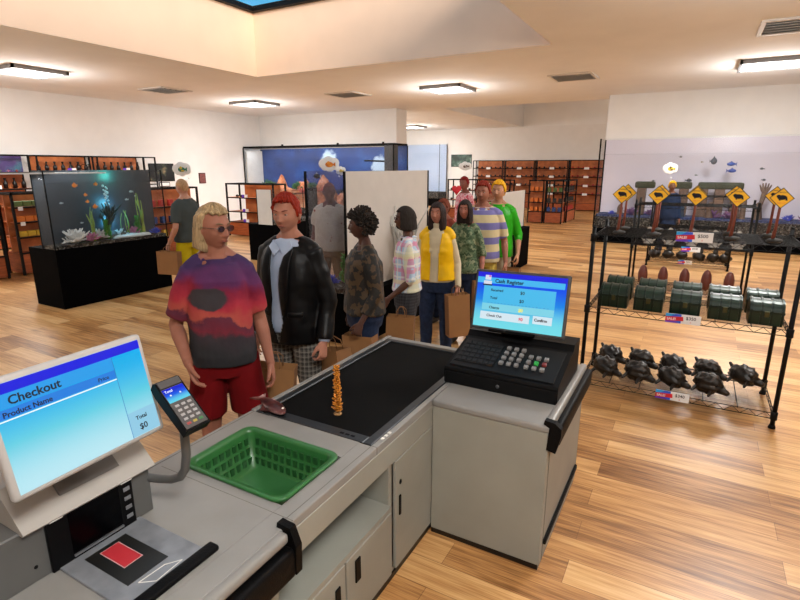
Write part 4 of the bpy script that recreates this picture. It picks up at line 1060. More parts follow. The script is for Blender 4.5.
# register
gx0, gx1 = -1.125, -.492
t7 = thing('cash_register', 'black cash register with grey keys and a blue tilted screen', 'cash register', ((gx0 + gx1) / 2, 2.75, .812))
cx = (gx0 + gx1) / 2; hw = (gx1 - gx0) / 2
Mx = Matrix(((0, 1, 0, 0), (1, 0, 0, 0), (0, 0, 1, 0), (0, 0, 0, 1)))
prof = [(-.215, 0), (-.222, .012), (-.222, .085), (-.215, .098), (.12, .185), (.15, .215), (.30, .215), (.30, 0)]
m = MB(); m.prism([(p[0], p[1]) for p in prof], 2 * hw, Matrix(((0, 1, 0, -hw), (1, 0, 0, 0), (0, 0, 1, 0), (0, 0, 0, 1)))); m.build('body', M['black'], t7)
dr = MB().box(-hw + .006, hw - .006, -.226, -.22, .008, .074, .002, 1).build('drawer', pm('drawer_black', (12, 12, 13), .5, spec=.15), t7)
MB().ell((.0, -.229, .042), (.010, .006, .010), None, 14, 8).build('lock', pm('lock_grey', (90, 90, 92), .35, .6), dr, True)
sl = math.atan2(.087, .335)

def onslope(x, v, hgt=0):   # v along slope from the front edge
    y = -.215 + v * math.cos(sl) - hgt * math.sin(sl); z = .098 + v * math.sin(sl) + hgt * math.cos(sl); return (x, y, z)
def kp(x0, x1, v0, v1, th, name, mat):
    o = MB().box(x0, x1, v0, v1, 0, th, .002, 1).build(name, mat, t7); o.location = onslope(0, 0); o.rotation_euler = (sl, 0, 0); return o
kp(-hw + .02, hw - .03, .02, .315, .006, 'keyboard_tray', pm('tray_black', (16, 16, 17), .5, spec=.2))
kp(-hw + .03, -.055, .06, .285, .010, 'flat_pad', pm('pad_black', (12, 12, 13), .5, spec=.2))
for r in range(5):
    for c in range(7):
        o = MB().box(-.0135, .0135, -.016, .016, 0, .005, .002, 1).build('pad_key', pm('pad_key_black', (30, 30, 32), .5, spec=.2), t7)
        o.location = onslope(-hw + .05 + c * .0325, .085 + r * .043, .009); o.rotation_euler = (sl, 0, 0)
kg_ = pm('reg_key', (126, 124, 122), .45)
for blk, x0 in ((0, -.022), (1, .118)):
    for r in range(4):
        for c in range(3):
            if blk == 1 and r == 0: continue
            mt = kg_
            if blk == 1 and c == 1 and r == 2: mt = pm('reg_green', (50, 168, 74), .45)
            if blk == 1 and c == 2 and r == 2: mt = pm('reg_red', (110, 36, 34), .45)
            rr_ = r if blk == 0 else r - 1
            o = MB().box(-.012, .012, -.013, .013, 0, .016, .003, 2).build('key', mt, t7)
            o.location = onslope(x0 + c * .043, (.105 if blk == 0 else .095) + rr_ * .05 if blk == 0 else .105 + rr_ * .05, .006); o.rotation_euler = (sl, 0, 0)
# register screen: keep it a part of the register
sw, sh = .531, .327
scr_root = screen_basis((-.829 - cx, 2.902 - 2.75, 1.232 - .812), (1, -.023, .02), (-.013, .264, .964))
b_ = MB().box(-sw / 2 - .016, sw / 2 + .016, 0, .03, -sh / 2 - .016, sh / 2 + .016, .008, 2).build('screen_bezel', pm('bezel_grey', (58, 58, 60), .5), t7)
b_.matrix_local = scr_root
nk = MB().box(-.10, .10, .03, .07, -.2, .05, .01).build('stand', M['black'], t7); nk.matrix_local = scr_root
MB().box(-.16, .12, -.012, .0, -.19, -.172, .003, 1).build('stand_bar', M['black'], t7).matrix_local = scr_root
s2 = MB().box(-sw / 2, sw / 2, -.0015, .001, -sh / 2, sh / 2).build('screen', m_screen('register_screen', (10, 70, 232), (10, 130, 226), (110, 214, 228), -.14, .12), t7); s2.matrix_local = scr_root
DETAIL = []
def s2r(x0, x1, z0, z1, col, name, y=-.0024): return MB().box(x0, x1, y, y + .0006, z0, z1).build(name, emis(name + '_light', col), t7)
L = [s2r(-sw / 2, sw / 2, sh / 2 - .03, sh / 2, (8, 20, 214), 'top_strip'),
     s2r(-sw / 2 + .0, sw / 2 - .01, sh / 2 - .065, sh / 2 - .03, (60, 176, 232), 'title_band_r'),
     s2r(-sw / 2 + .045, sw / 2 - .055, -.062, sh / 2 - .080, (66, 180, 228), 'entry_field'),
     s2r(-sw / 2 + .045, sw / 2 - .055, -.062, -.022, (120, 204, 224), 'change_field', -.003),
     s2r(-sw / 2 + .04, .075, -.118, -.072, (206, 224, 234), 'pay_field'),
     s2r(.095, sw / 2 - .06, -.112, -.066, (206, 224, 234), 'confirm_button')]
for k in range(18): L.append(MB().box(-.19 + k * .021, -.177 + k * .021, -.0035, -.003, -.018, -.016).build('dash', emis('dash_blue', (30, 110, 190)), t7))
def tx(s_, size, x, z, mat=inkS, bold=.0004):
    o = text(s_, size, mat, t7, (0, 0, 0), (0, 0, 0), bold); o.matrix_local = scr_root @ Matrix.Translation((x, -.0042, z)) @ Matrix.Rotation(PI / 2, 4, 'X'); return o
tx('Cash Register', .031, -.155, sh / 2 - .059, bold=.0008)
tx('Received', .021, -.175, .052); tx('$0', .026, .005, .048, bold=.0003)
tx('Total', .021, -.175, .006); tx('$0', .026, .005, .000, bold=.0003)
tx('Change', .021, -.175, -.052); tx('$0', .026, .005, -.054, emis('yellow_text', (232, 230, 110)), .0012)
tx('Check Out', .021, -.185, -.101); tx('$0', .025, .012, -.105, emis('red_text', (214, 40, 60)), .0008)
tx('Confirm', .022, .104, -.096, bold=.0008)
ic = [MB().box(-.225, -.175, -.004, -.003, .088, .112, .001, 1).build('register_icon', emis('icon_white', (210, 214, 230)), t7),
      MB().box(-.218, -.182, -.0045, -.0035, .118, .146).build('register_icon', emis('icon_white', (210, 214, 230)), t7),
      MB().box(-.23, -.17, -.0046, -.0040, .084, .092).build('register_icon', M['ink'], t7),
      MB().ell((-.19, -.0055, .14), (.007, .001, .006), None, 8, 6).build('register_icon', emis('icon_pink', (214, 90, 190)), t7)]
for o in L + ic: o.matrix_local = scr_root

# ------------------------------------------------------------------ people
def evalmesh(me, voxel, smooth_it=3, fac=.5):
    o = bpy.data.objects.new('tmp', me); COL.objects.link(o)
    r = o.modifiers.new('r', 'REMESH'); r.mode = 'VOXEL'; r.voxel_size = voxel; r.use_smooth_shade = True
    if smooth_it:
        s = o.modifiers.new('s', 'SMOOTH'); s.factor = fac; s.iterations = smooth_it
    dg = bpy.context.evaluated_depsgraph_get(); dg.update()
    out = bpy.data.meshes.new_from_object(o.evaluated_get(dg))
    bpy.data.objects.remove(o)
    for p in out.polygons: p.use_smooth = True
    return out
def wrinkle(me, amp, sc, seed=0):
    me.update()
    ns = [v.normal.copy() for v in me.vertices]
    for v, nn in zip(me.vertices, ns):
        c = v.co
        k = noise.noise(Vector((c.x * sc[0] + seed, c.y * sc[1], c.z * sc[2]))) + .5 * noise.noise(Vector((c.x * sc[0] * 2.1 + seed, c.y * sc[1] * 2.1 + 5, c.z * sc[2] * 2.1)))
        v.co += nn * amp * k
    me.update()
def cut(me, test):
    bm = bmesh.new(); bm.from_mesh(me)
    fs = [f for f in bm.faces if test(f.calc_center_median())]
    bmesh.ops.delete(bm, geom=fs, context='FACES')
    bm.to_mesh(me); bm.free(); return me
def solidify(o, th):
    m = o.modifiers.new('thickness', 'SOLIDIFY'); m.thickness = th; m.offset = -1

HR = (.077, .096, .117)
def head_pt(d):
    """surface point of a head centred at the origin, facing -y"""
    x, y, z = d
    w = 1.0
    if z < 0:
        t = min(1, -z); w = 1 - .30 * t ** 1.6
    px, py, pz = x * HR[0] * w, y * HR[1] * (1 - (.14 * max(0, -z) if y > 0 else .04 * max(0, -z))), z * HR[2]
    if z > .0 and y < 0: py *= 1 - .06 * z
    front = max(0, -y)
    if front > .2:
        f = min(1, (front - .2) / .5)
        def g(cx, cz, sx, sz): return math.exp(-((px - cx) / sx) ** 2 - ((pz - cz) / sz) ** 2)
        nose = .016 * g(0, -.006, .009, .018) + .024 * g(0, -.028, .0125, .011) + .006 * (g(.012, -.031, .007, .007) + g(-.012, -.031, .007, .007))
        brow = .005 * (g(.03, .030, .022, .008) + g(-.03, .030, .022, .008)) + .003 * g(0, .03, .02, .01)
        sock = -.0105 * (g(.031, .010, .016, .011) + g(-.031, .010, .016, .011))
        cheek = .005 * (g(.043, -.022, .018, .018) + g(-.043, -.022, .018, .018))
        lips = .0065 * g(0, -.0535, .020, .0045) + .007 * g(0, -.0655, .017, .005) - .004 * g(0, -.0595, .022, .002) + .004 * g(0, -.058, .03, .018)
        chin = .010 * g(0, -.094, .020, .013) - .004 * g(0, -.078, .02, .006)
        py -= f * (nose + brow + sock + cheek + lips + chin)
    return Vector((px, py, pz))
def head_shell(bm, Mh):
    q = bmesh.ops.create_uvsphere(bm, u_segments=72, v_segments=54, radius=1)
    for v in q['verts']: v.co = Mh @ head_pt(v.co.copy())

def hand(mb_, wrist, d, nrm, s=1.0, curl=.35, spread=1.0):
    """wrist point, finger direction d, palm normal nrm; thumb towards the front side w"""
    d = Vector(d).normalized(); n = Vector(nrm); n = (n - d * n.dot(d)).normalized(); w = n.cross(d)
    if w.y > 0: w = -w
    wrist = Vector(wrist)
    def P(a, b, c): return wrist + (d * a + w * b + n * c) * s
    mb_.tube([P(-.03, 0, 0), P(0, 0, 0), P(.03, 0, .0), P(.07, 0, .0), P(.092, 0, 0)], [(.026 * s, .021 * s), (.027 * s, .019 * s), (.036 * s, .017 * s), (.043 * s, .015 * s), (.040 * s, .012 * s)], 12, flat=w, round_=True)
    for k, (b, L) in enumerate([(.033, .066), (.011, .076), (-.011, .071), (-.033, .055)]):
        p = P(.085, b, 0); a = .12 + curl * .5; pts = [P(.06, b * .9, 0), p]; cur = Vector(p)
        for j, fr_ in enumerate((.42, .32, .26)):
            dd = d * math.cos(a) + n * math.sin(a) + w * (b * 1.8 * spread)
            cur = cur + dd.normalized() * L * fr_ * s; pts.append(cur.copy()); a += curl * (1.2 + .1 * k)
        mb_.tube(pts, [.0095 * s, .0095 * s, .0088 * s, .0080 * s, .0068 * s], 8, round_=True)
    t0 = P(.012, .022, .006); t1 = P(.045, .050, .016); t2 = P(.072, .060, .026); t3 = P(.092, .060, .036)
    mb_.tube([t0, t1, t2, t3], [.015 * s, .0125 * s, .0105 * s, .0085 * s], 8, round_=True)

HAIRS = {}
def hair_mesh(style, seed, Mh):
    """param shell around the head, pulled inside the head below the hairline"""
    st = dict(short=dict(L=.08, vol=.012, front=.075, side=-.012, back=-.085, amp=.04, k=30, flare=0, top=.014, bang=0),
              wavy=dict(L=.075, vol=.012, front=.088, side=-.02, back=-.085, amp=.09, k=19, flare=0, top=.022, bang=.01),
              bob=dict(L=.115, vol=.020, front=.078, side=-.30, back=-.30, amp=.03, k=34, flare=.010, top=.014, bang=0, gap=66),
              blond=dict(L=.130, vol=.017, front=.084, side=-.30, back=-.30, amp=.085, k=13, flare=.004, top=.016, bang=.0, gap=104),
              long=dict(L=.20, vol=.018, front=.072, side=-.30, back=-.30, amp=.03, k=30, flare=.006, top=.012, bang=0, gap=62),
              crop=dict(L=.06, vol=.006, front=.075, side=.0, back=-.07, amp=.02, k=40, flare=0, top=.006, bang=0))[style]
    bm = bmesh.new(); nphi, nt = 96, 44; rows = []
    for j in range(nt + 1):
        t = j / nt; row_ = []
        for i in range(nphi):
            phi = 2 * PI * i / nphi        # 0 = front (-y)
            adeg = abs((math.degrees(phi) + 180) % 360 - 180)
            if t < .5:
                th = t / .5 * PI / 2; r = math.sin(th); z = math.cos(th)
                base = Vector((math.sin(phi) * r * HR[0], -math.cos(phi) * r * HR[1], z * HR[2]))
                vol = st['vol'] + (st['top'] - st['vol']) * z
                nrm = Vector((base.x / HR[0] ** 2, base.y / HR[1] ** 2, base.z / HR[2] ** 2)).normalized(); p = base + nrm * vol
            else:
                u = (t - .5) / .5; z = -st['L'] * u
                ww = 1 - (.0 if st['L'] > .1 else .14 * u)
                fl = st['flare'] * math.sin(u * PI * .7)
                tip = 1 - max(0, u - .85) / .15 * .45
                p = Vector((math.sin(phi) * (HR[0] * ww + st['vol'] + fl) * tip, -math.cos(phi) * (HR[1] * ww * (1 if adeg < 90 else .95) + st['vol'] + fl) * tip, z))
            # strands
            sd = math.sin(phi * st['k'] + 3 * noise.noise(Vector((phi * 2, z * 6, seed)))) * .5 + noise.noise(Vector((math.sin(phi) * 3.2, math.cos(phi) * 3.2, z * (22 if style in ('wavy',) else 5) + seed)))
            k = 1 + st['amp'] * sd * min(1, t * 5)
            p = Vector((p.x * k, p.y * k, p.z * (1 + (st['amp'] * .6 * sd if t < .4 else 0))))
            # hairline
            if 'gap' in st:
                gap = st['gap']
                hl = st['front'] if adeg < gap - 25 else (st['front'] + (-.4 - st['front']) * ((adeg - (gap - 25)) / 25) ** 1.4 if adeg < gap else -9)
            else:
                if adeg < 55: hl = st['front'] - .004 * (adeg / 55)
                elif adeg < 85: hl = st['front'] + (st['side'] - st['front']) * ((adeg - 55) / 30) ** 1.2
                elif adeg < 115: hl = st['side'] + .012
                else: hl = st['side'] + (st['back'] - st['side']) * min(1, (adeg - 115) / 35)
            hl -= .006 * sd
            if p.z < hl:
                q_ = min(1, (hl - p.z) / .010); kk = .42 if p.z > 0 else min(.72, .42 - p.z * 5); p = Vector((p.x * (1 - kk * q_), p.y * (1 - kk * q_), p.z))
            row_.append(bm.verts.new(Mh @ p))
        rows.append(row_)
    for a, b in zip(rows, rows[1:]):
        for i in range(nphi): bm.faces.new((a[i], a[(i + 1) % nphi], b[(i + 1) % nphi], b[i]))
    bm.faces.new(list(reversed(rows[-1])))
    bmesh.ops.remove_doubles(bm, verts=bm.verts, dist=.0003)
    bmesh.ops.recalc_face_normals(bm, faces=bm.faces)
    me = bpy.data.meshes.new('hair'); bm.to_mesh(me); bm.free()
    for p in me.polygons: p.use_smooth = True
    return me
def curly_mesh(Mh, seed, n=520):
    rnd = random.Random(seed); m = MB()
    m.ell((0, .016, .028), (HR[0] * 1.10, HR[1] * 1.05, HR[2] * .95), None, 20, 14)
    for k in range(n):
        th = rnd.uniform(0, 2 * PI); cz = rnd.uniform(-.55, 1); r = math.sqrt(1 - cz * cz)
        d = Vector((math.sin(th) * r, -math.cos(th) * r, cz))
        fr_ = -d.y
        if d.z < .42 and fr_ > .35: continue
        if d.z < .0 and fr_ > -.1: continue
        p = Vector((d.x * HR[0], d.y * HR[1], d.z * HR[2])) * 1.02 + Vector((0, .008, .008))
        L = rnd.uniform(.022, .050) * (1.0 if d.z > -.2 else .6)
        side = Vector((rnd.uniform(-1, 1), rnd.uniform(-1, 1), rnd.uniform(-1, .3))) * .014
        m.tube([p, p + d * L * .5 + side, p + d * L + side * .2 + Vector((0, 0, -.004))], [.012, .0115, .008], 6, round_=True)
    m.xf(Mh)
    return m.mesh('hair', True)

def skin_mat(name, col):
    n = NB(name, .55); n.b.inputs['Specular IOR Level'].default_value = .3; n.b.inputs['Subsurface Weight'].default_value = .08
    n.b.inputs['Subsurface Radius'].default_value = (.02, .008, .004)
    c = n.ramp(n.noise(9, 4), [(.3, tuple(int(v * .9) for v in col)), (.7, col)])
    return n.done(c)

DEF = dict(h=1.80, rz=0, hy=0, hp=0, sex='m', build=1.0, skin=(196, 142, 116), hair='short', hcol=(60, 40, 30), voxel=.0055,
           top='tee', bottom='long', glasses=False, armL=None, armR=None, curlL=.45, curlR=.3, shoes=(30, 28, 28))
def person(label, loc, top_mat, bot_mat, **kw):
    P = dict(DEF); P.update(kw)
    S = P['h'] / 1.80; fem = P['sex'] == 'f'; B = P['build']
    t = thing('person', label, 'person', loc, P['rz'], P.get('group'))
    sh = (.148 if fem else .168) * B; vx = P['voxel'] / S
    if fem: TR = [(.86, .12, .10), (.92, .172, .118), (.98, .172, .118), (1.08, .138, .10), (1.15, .128, .095), (1.24, .138, .106), (1.31, .145, .112), (1.38, .142, .104), (1.435, .126, .086), (1.48, .092, .068), (1.52, .060, .055)]
    else: TR = [(.86, .12, .10), (.92, .160, .116), (.98, .160, .120), (1.08, .150, .115), (1.16, .150, .112), (1.26, .158, .118), (1.34, .164, .120), (1.40, .160, .110), (1.45, .138, .090), (1.49, .100, .074), (1.525, .068, .062)]
    TR = [(z, rx * B, ry * (B if z < 1.4 else 1)) for z, rx, ry in TR]
    shz = 1.435
    arms = {}
    for sd, key in ((1, 'armL'), (-1, 'armR')):
        a = P[key] or dict(el=(sh + .065, .03, 1.135), wr=(sh + .075, -.045, .885))
        a = dict(a); a['el'] = (a['el'][0] - .022, a['el'][1], a['el'][2])
        el = Vector((a['el'][0] * sd, a['el'][1], a['el'][2])); wr = Vector((a['wr'][0] * sd, a['wr'][1], a['wr'][2]))
        arms[sd] = (Vector((sh * sd * .93, .0, shz)), el, wr, a.get('d'), a.get('n'))
    # neck / head frame
    hc = Vector((0, -.018, 1.682))
    Mh = Matrix.Translation(hc) @ Matrix.Rotation(P['hy'], 4, 'Z') @ Matrix.Rotation(P['hp'], 4, 'X')
    hs = P.get('head', 1.0) * (1.0 if not fem else .95)
    Mh = Mh @ Matrix.Diagonal((hs, hs, hs, 1))
    # body
    m = MB()
    m.stack([(z, rx, ry, 0, .0) for z, rx, ry in TR], 28, 2.3)
    m.tube([(0, .012, 1.46), (0, .008, 1.53), (0, -.0, 1.60), (0, -.004, 1.66)], [.066 * (1 if not fem else .84), .056 * (1 if not fem else .82), .054 * (1 if not fem else .82), .055], 16)
    for s_ in (-1, 1): m.tube([(.02 * s_, .016, 1.565), (.07 * s_, .012, 1.51), (sh * .82 * s_, .006, 1.455)], [.036, .044, .044], 12, round_=True)
    if fem:
        for s_ in (-1, 1): m.ell((.062 * s_, -.074, 1.295), (.055, .050, .06), None, 16, 10)
    head_shell(m.bm, Mh)
    for s_ in (-1, 1):
        e = Mh @ Vector((s_ * .079, .012, -.006))
        m.ell(e, (.011, .019, .031), (Mh.to_3x3().normalized() @ R3(s_ * -.35, 'Z')), 12, 8)
        for dz, rr_ in ((.0195, .0048), (.001, .0042)):
            m.tube([Mh @ Vector((s_ * (.018 + .026 * k / 4), -.079 - .006 * math.sin(PI * k / 4) + .010 * (k / 4) ** 2, dz - .010 + (.006 if dz > .01 else -.003) * math.sin(PI * k / 4))) for k in range(5)], rr_ * .8, 6, round_=True)
    for s_ in (-1, 1):
        sp, el, wr, hd, hn = arms[s_]
        u = .95 if not fem else .80
        m.tube([sp + Vector((-.03 * s_, 0, .0)), sp, sp.lerp(el, .3), sp.lerp(el, .65), el, el.lerp(wr, .28), el.lerp(wr, .7), wr], [.052 * u, .056 * u, .054 * u, .047 * u, .041 * u, .043 * u, .032 * u, .026 * u], 14, round_=True)
        d = Vector(hd) if hd else (wr - el).normalized() * .8 + Vector((0, -.02, -.25))
        nn = Vector(hn) if hn else Vector((-s_, .12, 0))
        hand(m, wr, d, nn, 1.0 if not fem else .9, P['curlL'] if s_ > 0 else P['curlR'])
        hx = .088
        m.tube([(hx * s_, .005, .93), (hx * s_ * 1.08, -.004, .78), (.105 * s_, -.008, .62), (.108 * s_, -.004, .50), (.11 * s_, .014, .38), (.11 * s_, .020, .25), (.112 * s_, .018, .10), (.112 * s_, .0, .06)],
               [.088, .083, .068, .056, .056, .045, .034, .034], 16)
        m.tube([(.112 * s_, .03, .045), (.114 * s_, -.05, .04), (.12 * s_, -.13, .03)], [.036, .038, .028], 10, round_=True)
    me = evalmesh(m.mesh('body'), vx, 2, .45)
    skin = skin_mat('skin_' + label[:24], P['skin'])
    body = link('body', me, skin, t); body.scale = (S, S, S)
    def part(name, me_, mat, sc=True):
        o = link(name, me_, mat, t); o.scale = (S, S, S); return o
    # eyes, brows, lips
    for s_ in (-1, 1):
        e = MB(); e.ell((0, 0, 0), (.0125, .0115, .0062), None, 16, 12); e.xf(Mh @ Matrix.Translation((s_ * .031, -.0745, .0095)))
        o = part('eye', e.mesh('eye', True), pm('eye_white', (140, 128, 120), .35))
        e = MB(); e.ell((0, -.0075, 0), (.0056, .0048, .0050), None, 12, 8); e.xf(Mh @ Matrix.Translation((s_ * .031 - .0, -.0745, .0095)))
        part('iris', e.mesh('iris', True), pm('iris_dark', (40, 34, 30), .2))
        e = MB(); e.tube([Mh @ Vector((s_ * (.015 + .033 * k / 4), -.0945 + .0135 * (k / 4) ** 1.7, .031 + .005 * math.sin(PI * .7 * k / 4))) for k in range(5)], [.0022, .0034, .0034, .003, .0018], 6, round_=True)
        part('eyebrow', e.mesh('eyebrow', True), pm('brow_' + label[:20], tuple(int(c * .7) for c in P['hcol']), .8))
    e = MB(); e.tube([Mh @ Vector((.021 * k / 3, -.0945 + .0065 * abs(k / 3) ** 2, -.0600 + .0015 * (1 - abs(k / 3)))) for k in range(-3, 4)], [(.0015, .0015), (.0038, .004), (.006, .005), (.0062, .0052), (.006, .005), (.0038, .004), (.0015, .0015)], 8, round_=True)
    lc = tuple(int(c * f_) for c, f_ in zip(P['skin'], (.80, .60, .60)))
    part('lips', e.mesh('lips', True), pm('lips_' + label[:20], lc, .4))
    # hair
    hm = pm('hair_' + label[:20], P['hcol'], P.get('hrough', .55), var=.4, vs=5, stretch=(30, 30, 3), spec=.2, bump=.5, bs=6)
    if P['hair'] == 'curly': part('hair', curly_mesh(Mh, 5), hm)
    elif P['hair'] != 'none': part('hair', hair_mesh(P['hair'], len(label), Mh), hm)
    if P['glasses']:
        g = MB()
        for s_ in (-1, 1):
            g.tube([Mh @ Vector((s_ * .032 + .022 * math.cos(a * PI / 8), -.103 + .004 * abs(math.cos(a * PI / 8)), .009 + .016 * math.sin(a * PI / 8))) for a in range(17)], .0014, 5)
            g.tube([Mh @ Vector((s_ * .054, -.098, .012)), Mh @ Vector((s_ * .078, -.05, .012)), Mh @ Vector((s_ * .082, .01, .008))], .0016, 5)
        g.tube([Mh @ Vector((-.011, -.104, .012)), Mh @ Vector((.011, -.104, .012))], .0016, 5)
        part('glasses', g.mesh('glasses', True), pm('glasses_frame', (40, 34, 34), .3, .5))
        g = MB()
        for s_ in (-1, 1): g.ell((s_ * .032, -.1025, .009), (.021, .001, .0155), None, 16, 8)
        g.xf(Mh); part('lenses', g.mesh('lenses', True), glass('lens_tint', (196, 180, 180), .05))
    # trousers
    m = MB(); inf = .014
    bk = P['bottom']
    zt = 1.02
    rows = [(z, rx + inf, ry + inf) for z, rx, ry in TR if z < zt - .02] + [(zt, .158 * B + inf, .112 * B + inf)]
    rows[0] = (rows[0][0] - .02, rows[0][1] + .02, rows[0][2] + .01)
    m.stack(rows, 28, 2.3)
    for s_ in (-1, 1):
        if bk == 'shorts': m.tube([(.088 * s_, .0, .94), (.10 * s_, .0, .80), (.114 * s_, .0, .70), (.122 * s_, .0, .60)], [.100, .104, .108, .110], 18)
        else:
            wd = 1.0 if bk == 'long' else .93
            m.tube([(.088 * s_, .003, .94), (.096 * s_, -.002, .78), (.106 * s_, -.006, .62), (.110 * s_, -.002, .50), (.112 * s_, .010, .36), (.114 * s_, .016, .22), (.115 * s_, .012, .085)],
                   [.102 * wd, .098 * wd, .082 * wd, .073 * wd, .069 * wd, .064 * wd, .064 * wd], 18)
    me = evalmesh(m.mesh('trousers'), .008 / S, 3); wrinkle(me, .006, (9, 9, 7), 3)
    part('shorts' if bk == 'shorts' else 'trousers', me, bot_mat)
    # shoes
    for s_ in (-1, 1):
        e = MB(); e.tube([(.113 * s_, .055, .05), (.113 * s_, .0, .055), (.116 * s_, -.07, .042), (.121 * s_, -.145, .03)], [(.042, .048), (.046, .052), (.050, .040), (.040, .028)], 14, flat=(1, 0, 0), round_=True)
        part('shoe', e.mesh('shoe', True), pm('shoe_%d_%d_%d' % P['shoes'], P['shoes'], .5))
    # upper garment
    kind = P['top']
    ti = {'tee': .022, 'shirt': .018, 'sweater': .026, 'jacket': .032, 'vest': .036, 'polo': .022}[kind]
    hem = {'tee': .915, 'shirt': .93, 'sweater': .96, 'jacket': .86, 'vest': .98, 'polo': .90}[kind]
    hem = P.get('hem', hem)
    def torso(inf_, hem_, sleeves, sr=1.0, topz=1.50):
        m = MB()
        rows = [(hem_, max(.165 * B, .150) + inf_ + .012, .118 * B + inf_ + .012)]
        for z, rx, ry in TR:
            if z > hem_ + .03 and z < topz: 
                k = .018 if z < 1.2 else .008 if z < 1.3 else 0
                rows.append((z, rx + inf_ + k, ry + inf_ + k))
        m.stack(rows, 32, 2.3)
        if topz == 1.50: m.tube([(0, .010, 1.46), (0, .009, 1.50), (0, .008, 1.522)], [.100, .088, .082] if not fem else [.086, .076, .070], 20)
        for s_ in (-1, 1): m.tube([(.055 * s_, .014, 1.512), (.09 * s_, .012, 1.492), (sh * .86 * s_, .006, 1.452)], [.034 + inf_ * .4, .042 + inf_ * .5, .046 + inf_ * .5], 12, round_=True)
        if fem:
            for s_ in (-1, 1): m.ell((.062 * s_, -.074, 1.295), (.058 + inf_ * .6, .050 + inf_ * .8, .062), None, 16, 10)
        for s_ in (-1, 1):
            sp, el, wr, _, _ = arms[s_]
            u = .95 if not fem else .82
            if sleeves == 0: m.tube([sp + Vector((-.05 * s_, 0, .005)), sp + Vector((.004 * s_, 0, .0))], [(.046 + inf_ * .4), .046 + inf_ * .4], 14, round_=True); continue
            pts = [sp + Vector((-.05 * s_, 0, .004)), sp]; rad = [.046 + inf_ * .6, .054 * u + inf_ * .6]
            if sleeves <= 1:
                for k in (.35, .7, 1.0): pts.append(sp.lerp(el, k * sleeves)); rad.append((.056 - .008 * k) * u + inf_ * sr * .8 + .003)
            else:
                for k in (.35, .7, 1.0): pts.append(sp.lerp(el, k)); rad.append((.056 - .011 * k) * u + inf_ * .75 * sr)
                for k in (.4, .8, 1.0): pts.append(el.lerp(wr, k * (sleeves - 1))); rad.append((.044 - .012 * k) * u + inf_ * .65 * sr)
            m.tube(pts, rad, 18)
        return m
    sl_ = P.get('sleeves', {'tee': .75, 'polo': .85, 'shirt': 1.92, 'sweater': 1.85, 'jacket': 1.93, 'vest': 0}[kind])
    if kind in ('jacket', 'vest'):
        # inner garment
        inner = torso(.012, .93 if kind == 'jacket' else .96, 1.97, topz=1.53)
        if kind == 'jacket': inner.tube([(0, .008, 1.47), (0, .004, 1.535)], [.076, .066], 18)
        if kind == 'vest': inner.tube([(0, .008, 1.48), (0, .004, 1.545), (0, -.001, 1.585)], [.072, .060, .062], 18)
        mi = evalmesh(inner.mesh('inner'), .0075 / S, 2); wrinkle(mi, .003, (10, 10, 6), 5)
        part('shirt' if kind == 'jacket' else 'turtleneck', mi, P['inner'])
        me = evalmesh(torso(ti, hem, sl_).mesh('outer'), .0075 / S, 3); wrinkle(me, P.get('fold', .007), (7, 7, 9), 2)
        def opn(c):
            if c.y > -.02: return abs(c.x) < .068 and c.z > 1.485
            wdt = (.012 + max(0, c.z - 1.16) * .20) if kind == 'jacket' else (.045 + max(0, c.z - 1.25) * .10)
            if kind == 'jacket': wdt = .042 + max(0, c.z - 1.08) * .055 + max(0, c.z - 1.36) * .22 - max(0, 1.0 - c.z) * .30
            return (abs(c.x + P.get('openx', 0)) < wdt and c.y < -.03) or c.z < hem + .004 
        cut(me, opn)
        o = part('jacket' if kind == 'jacket' else 'puffer_vest', me, top_mat); solidify(o, .006)
        if kind == 'jacket':
            for s_ in (-1, 1):
                c = MB(); wl = .042
                pts = [(s_ * (.052 + max(0, z - 1.08) * .06) - P.get('openx', 0), yy, z) for z, yy in ((1.06, -.172), (1.16, -.168), (1.26, -.172), (1.36, -.162), (1.43, -.130), (1.49, -.085))]
                c.tube(pts, [(.012, .004), (.03, .005), (.036, .006), (.036, .006), (.028, .006), (.02, .006)], 8, flat=(1, 0, 0))
                part('lapel', c.mesh('lapel', True), top_mat)
                c = MB(); c.box(-.05, .05, -.006, .006, -.012, .022, .004, 1); c.xf(Matrix.Translation((s_ * .115, -.150, 1.06)) @ Matrix.Rotation(s_ * .5, 4, 'Z'))
                part('pocket_flap', c.mesh('pocket', True), top_mat)
                sp, el, wr, _, _ = arms[s_]
                c = MB(); c.tube([el.lerp(wr, .92), el.lerp(wr, .99)], [.035, .034], 16); part('cuff', c.mesh('cuff', True), P['inner'])
            for s_ in (-1, 1):
                c = MB().prism([(0, 0), (s_ * .060, .060), (s_ * .085, .015), (s_ * .035, -.045)], .008, Matrix.Translation((0, -.112, 1.475)) @ Matrix.Rotation(-.45, 4, 'X'))
                part('collar_point', c.mesh('collar'), P['inner'])
    else:
        me = evalmesh(torso(ti, hem, sl_, P.get('loose', 1.0)).mesh('top'), .0075 / S if P['voxel'] < .007 else .011 / S, 3); wrinkle(me, P.get('fold', .006), (8, 8, 8), 1)
        part({'tee': 't_shirt', 'polo': 'polo_shirt', 'shirt': 'shirt', 'sweater': 'sweater'}[kind], me, top_mat)
    if kind in ('tee', 'sweater'):
        c = MB(); c.tube([(.080 * math.cos(a * PI / 12), .008 + .072 * math.sin(a * PI / 12), 1.502 - .016 * max(0, -math.sin(a * PI / 12))) for a in range(25)], .007, 6)
        part('neck_band', c.mesh('neck_band', True), top_mat)
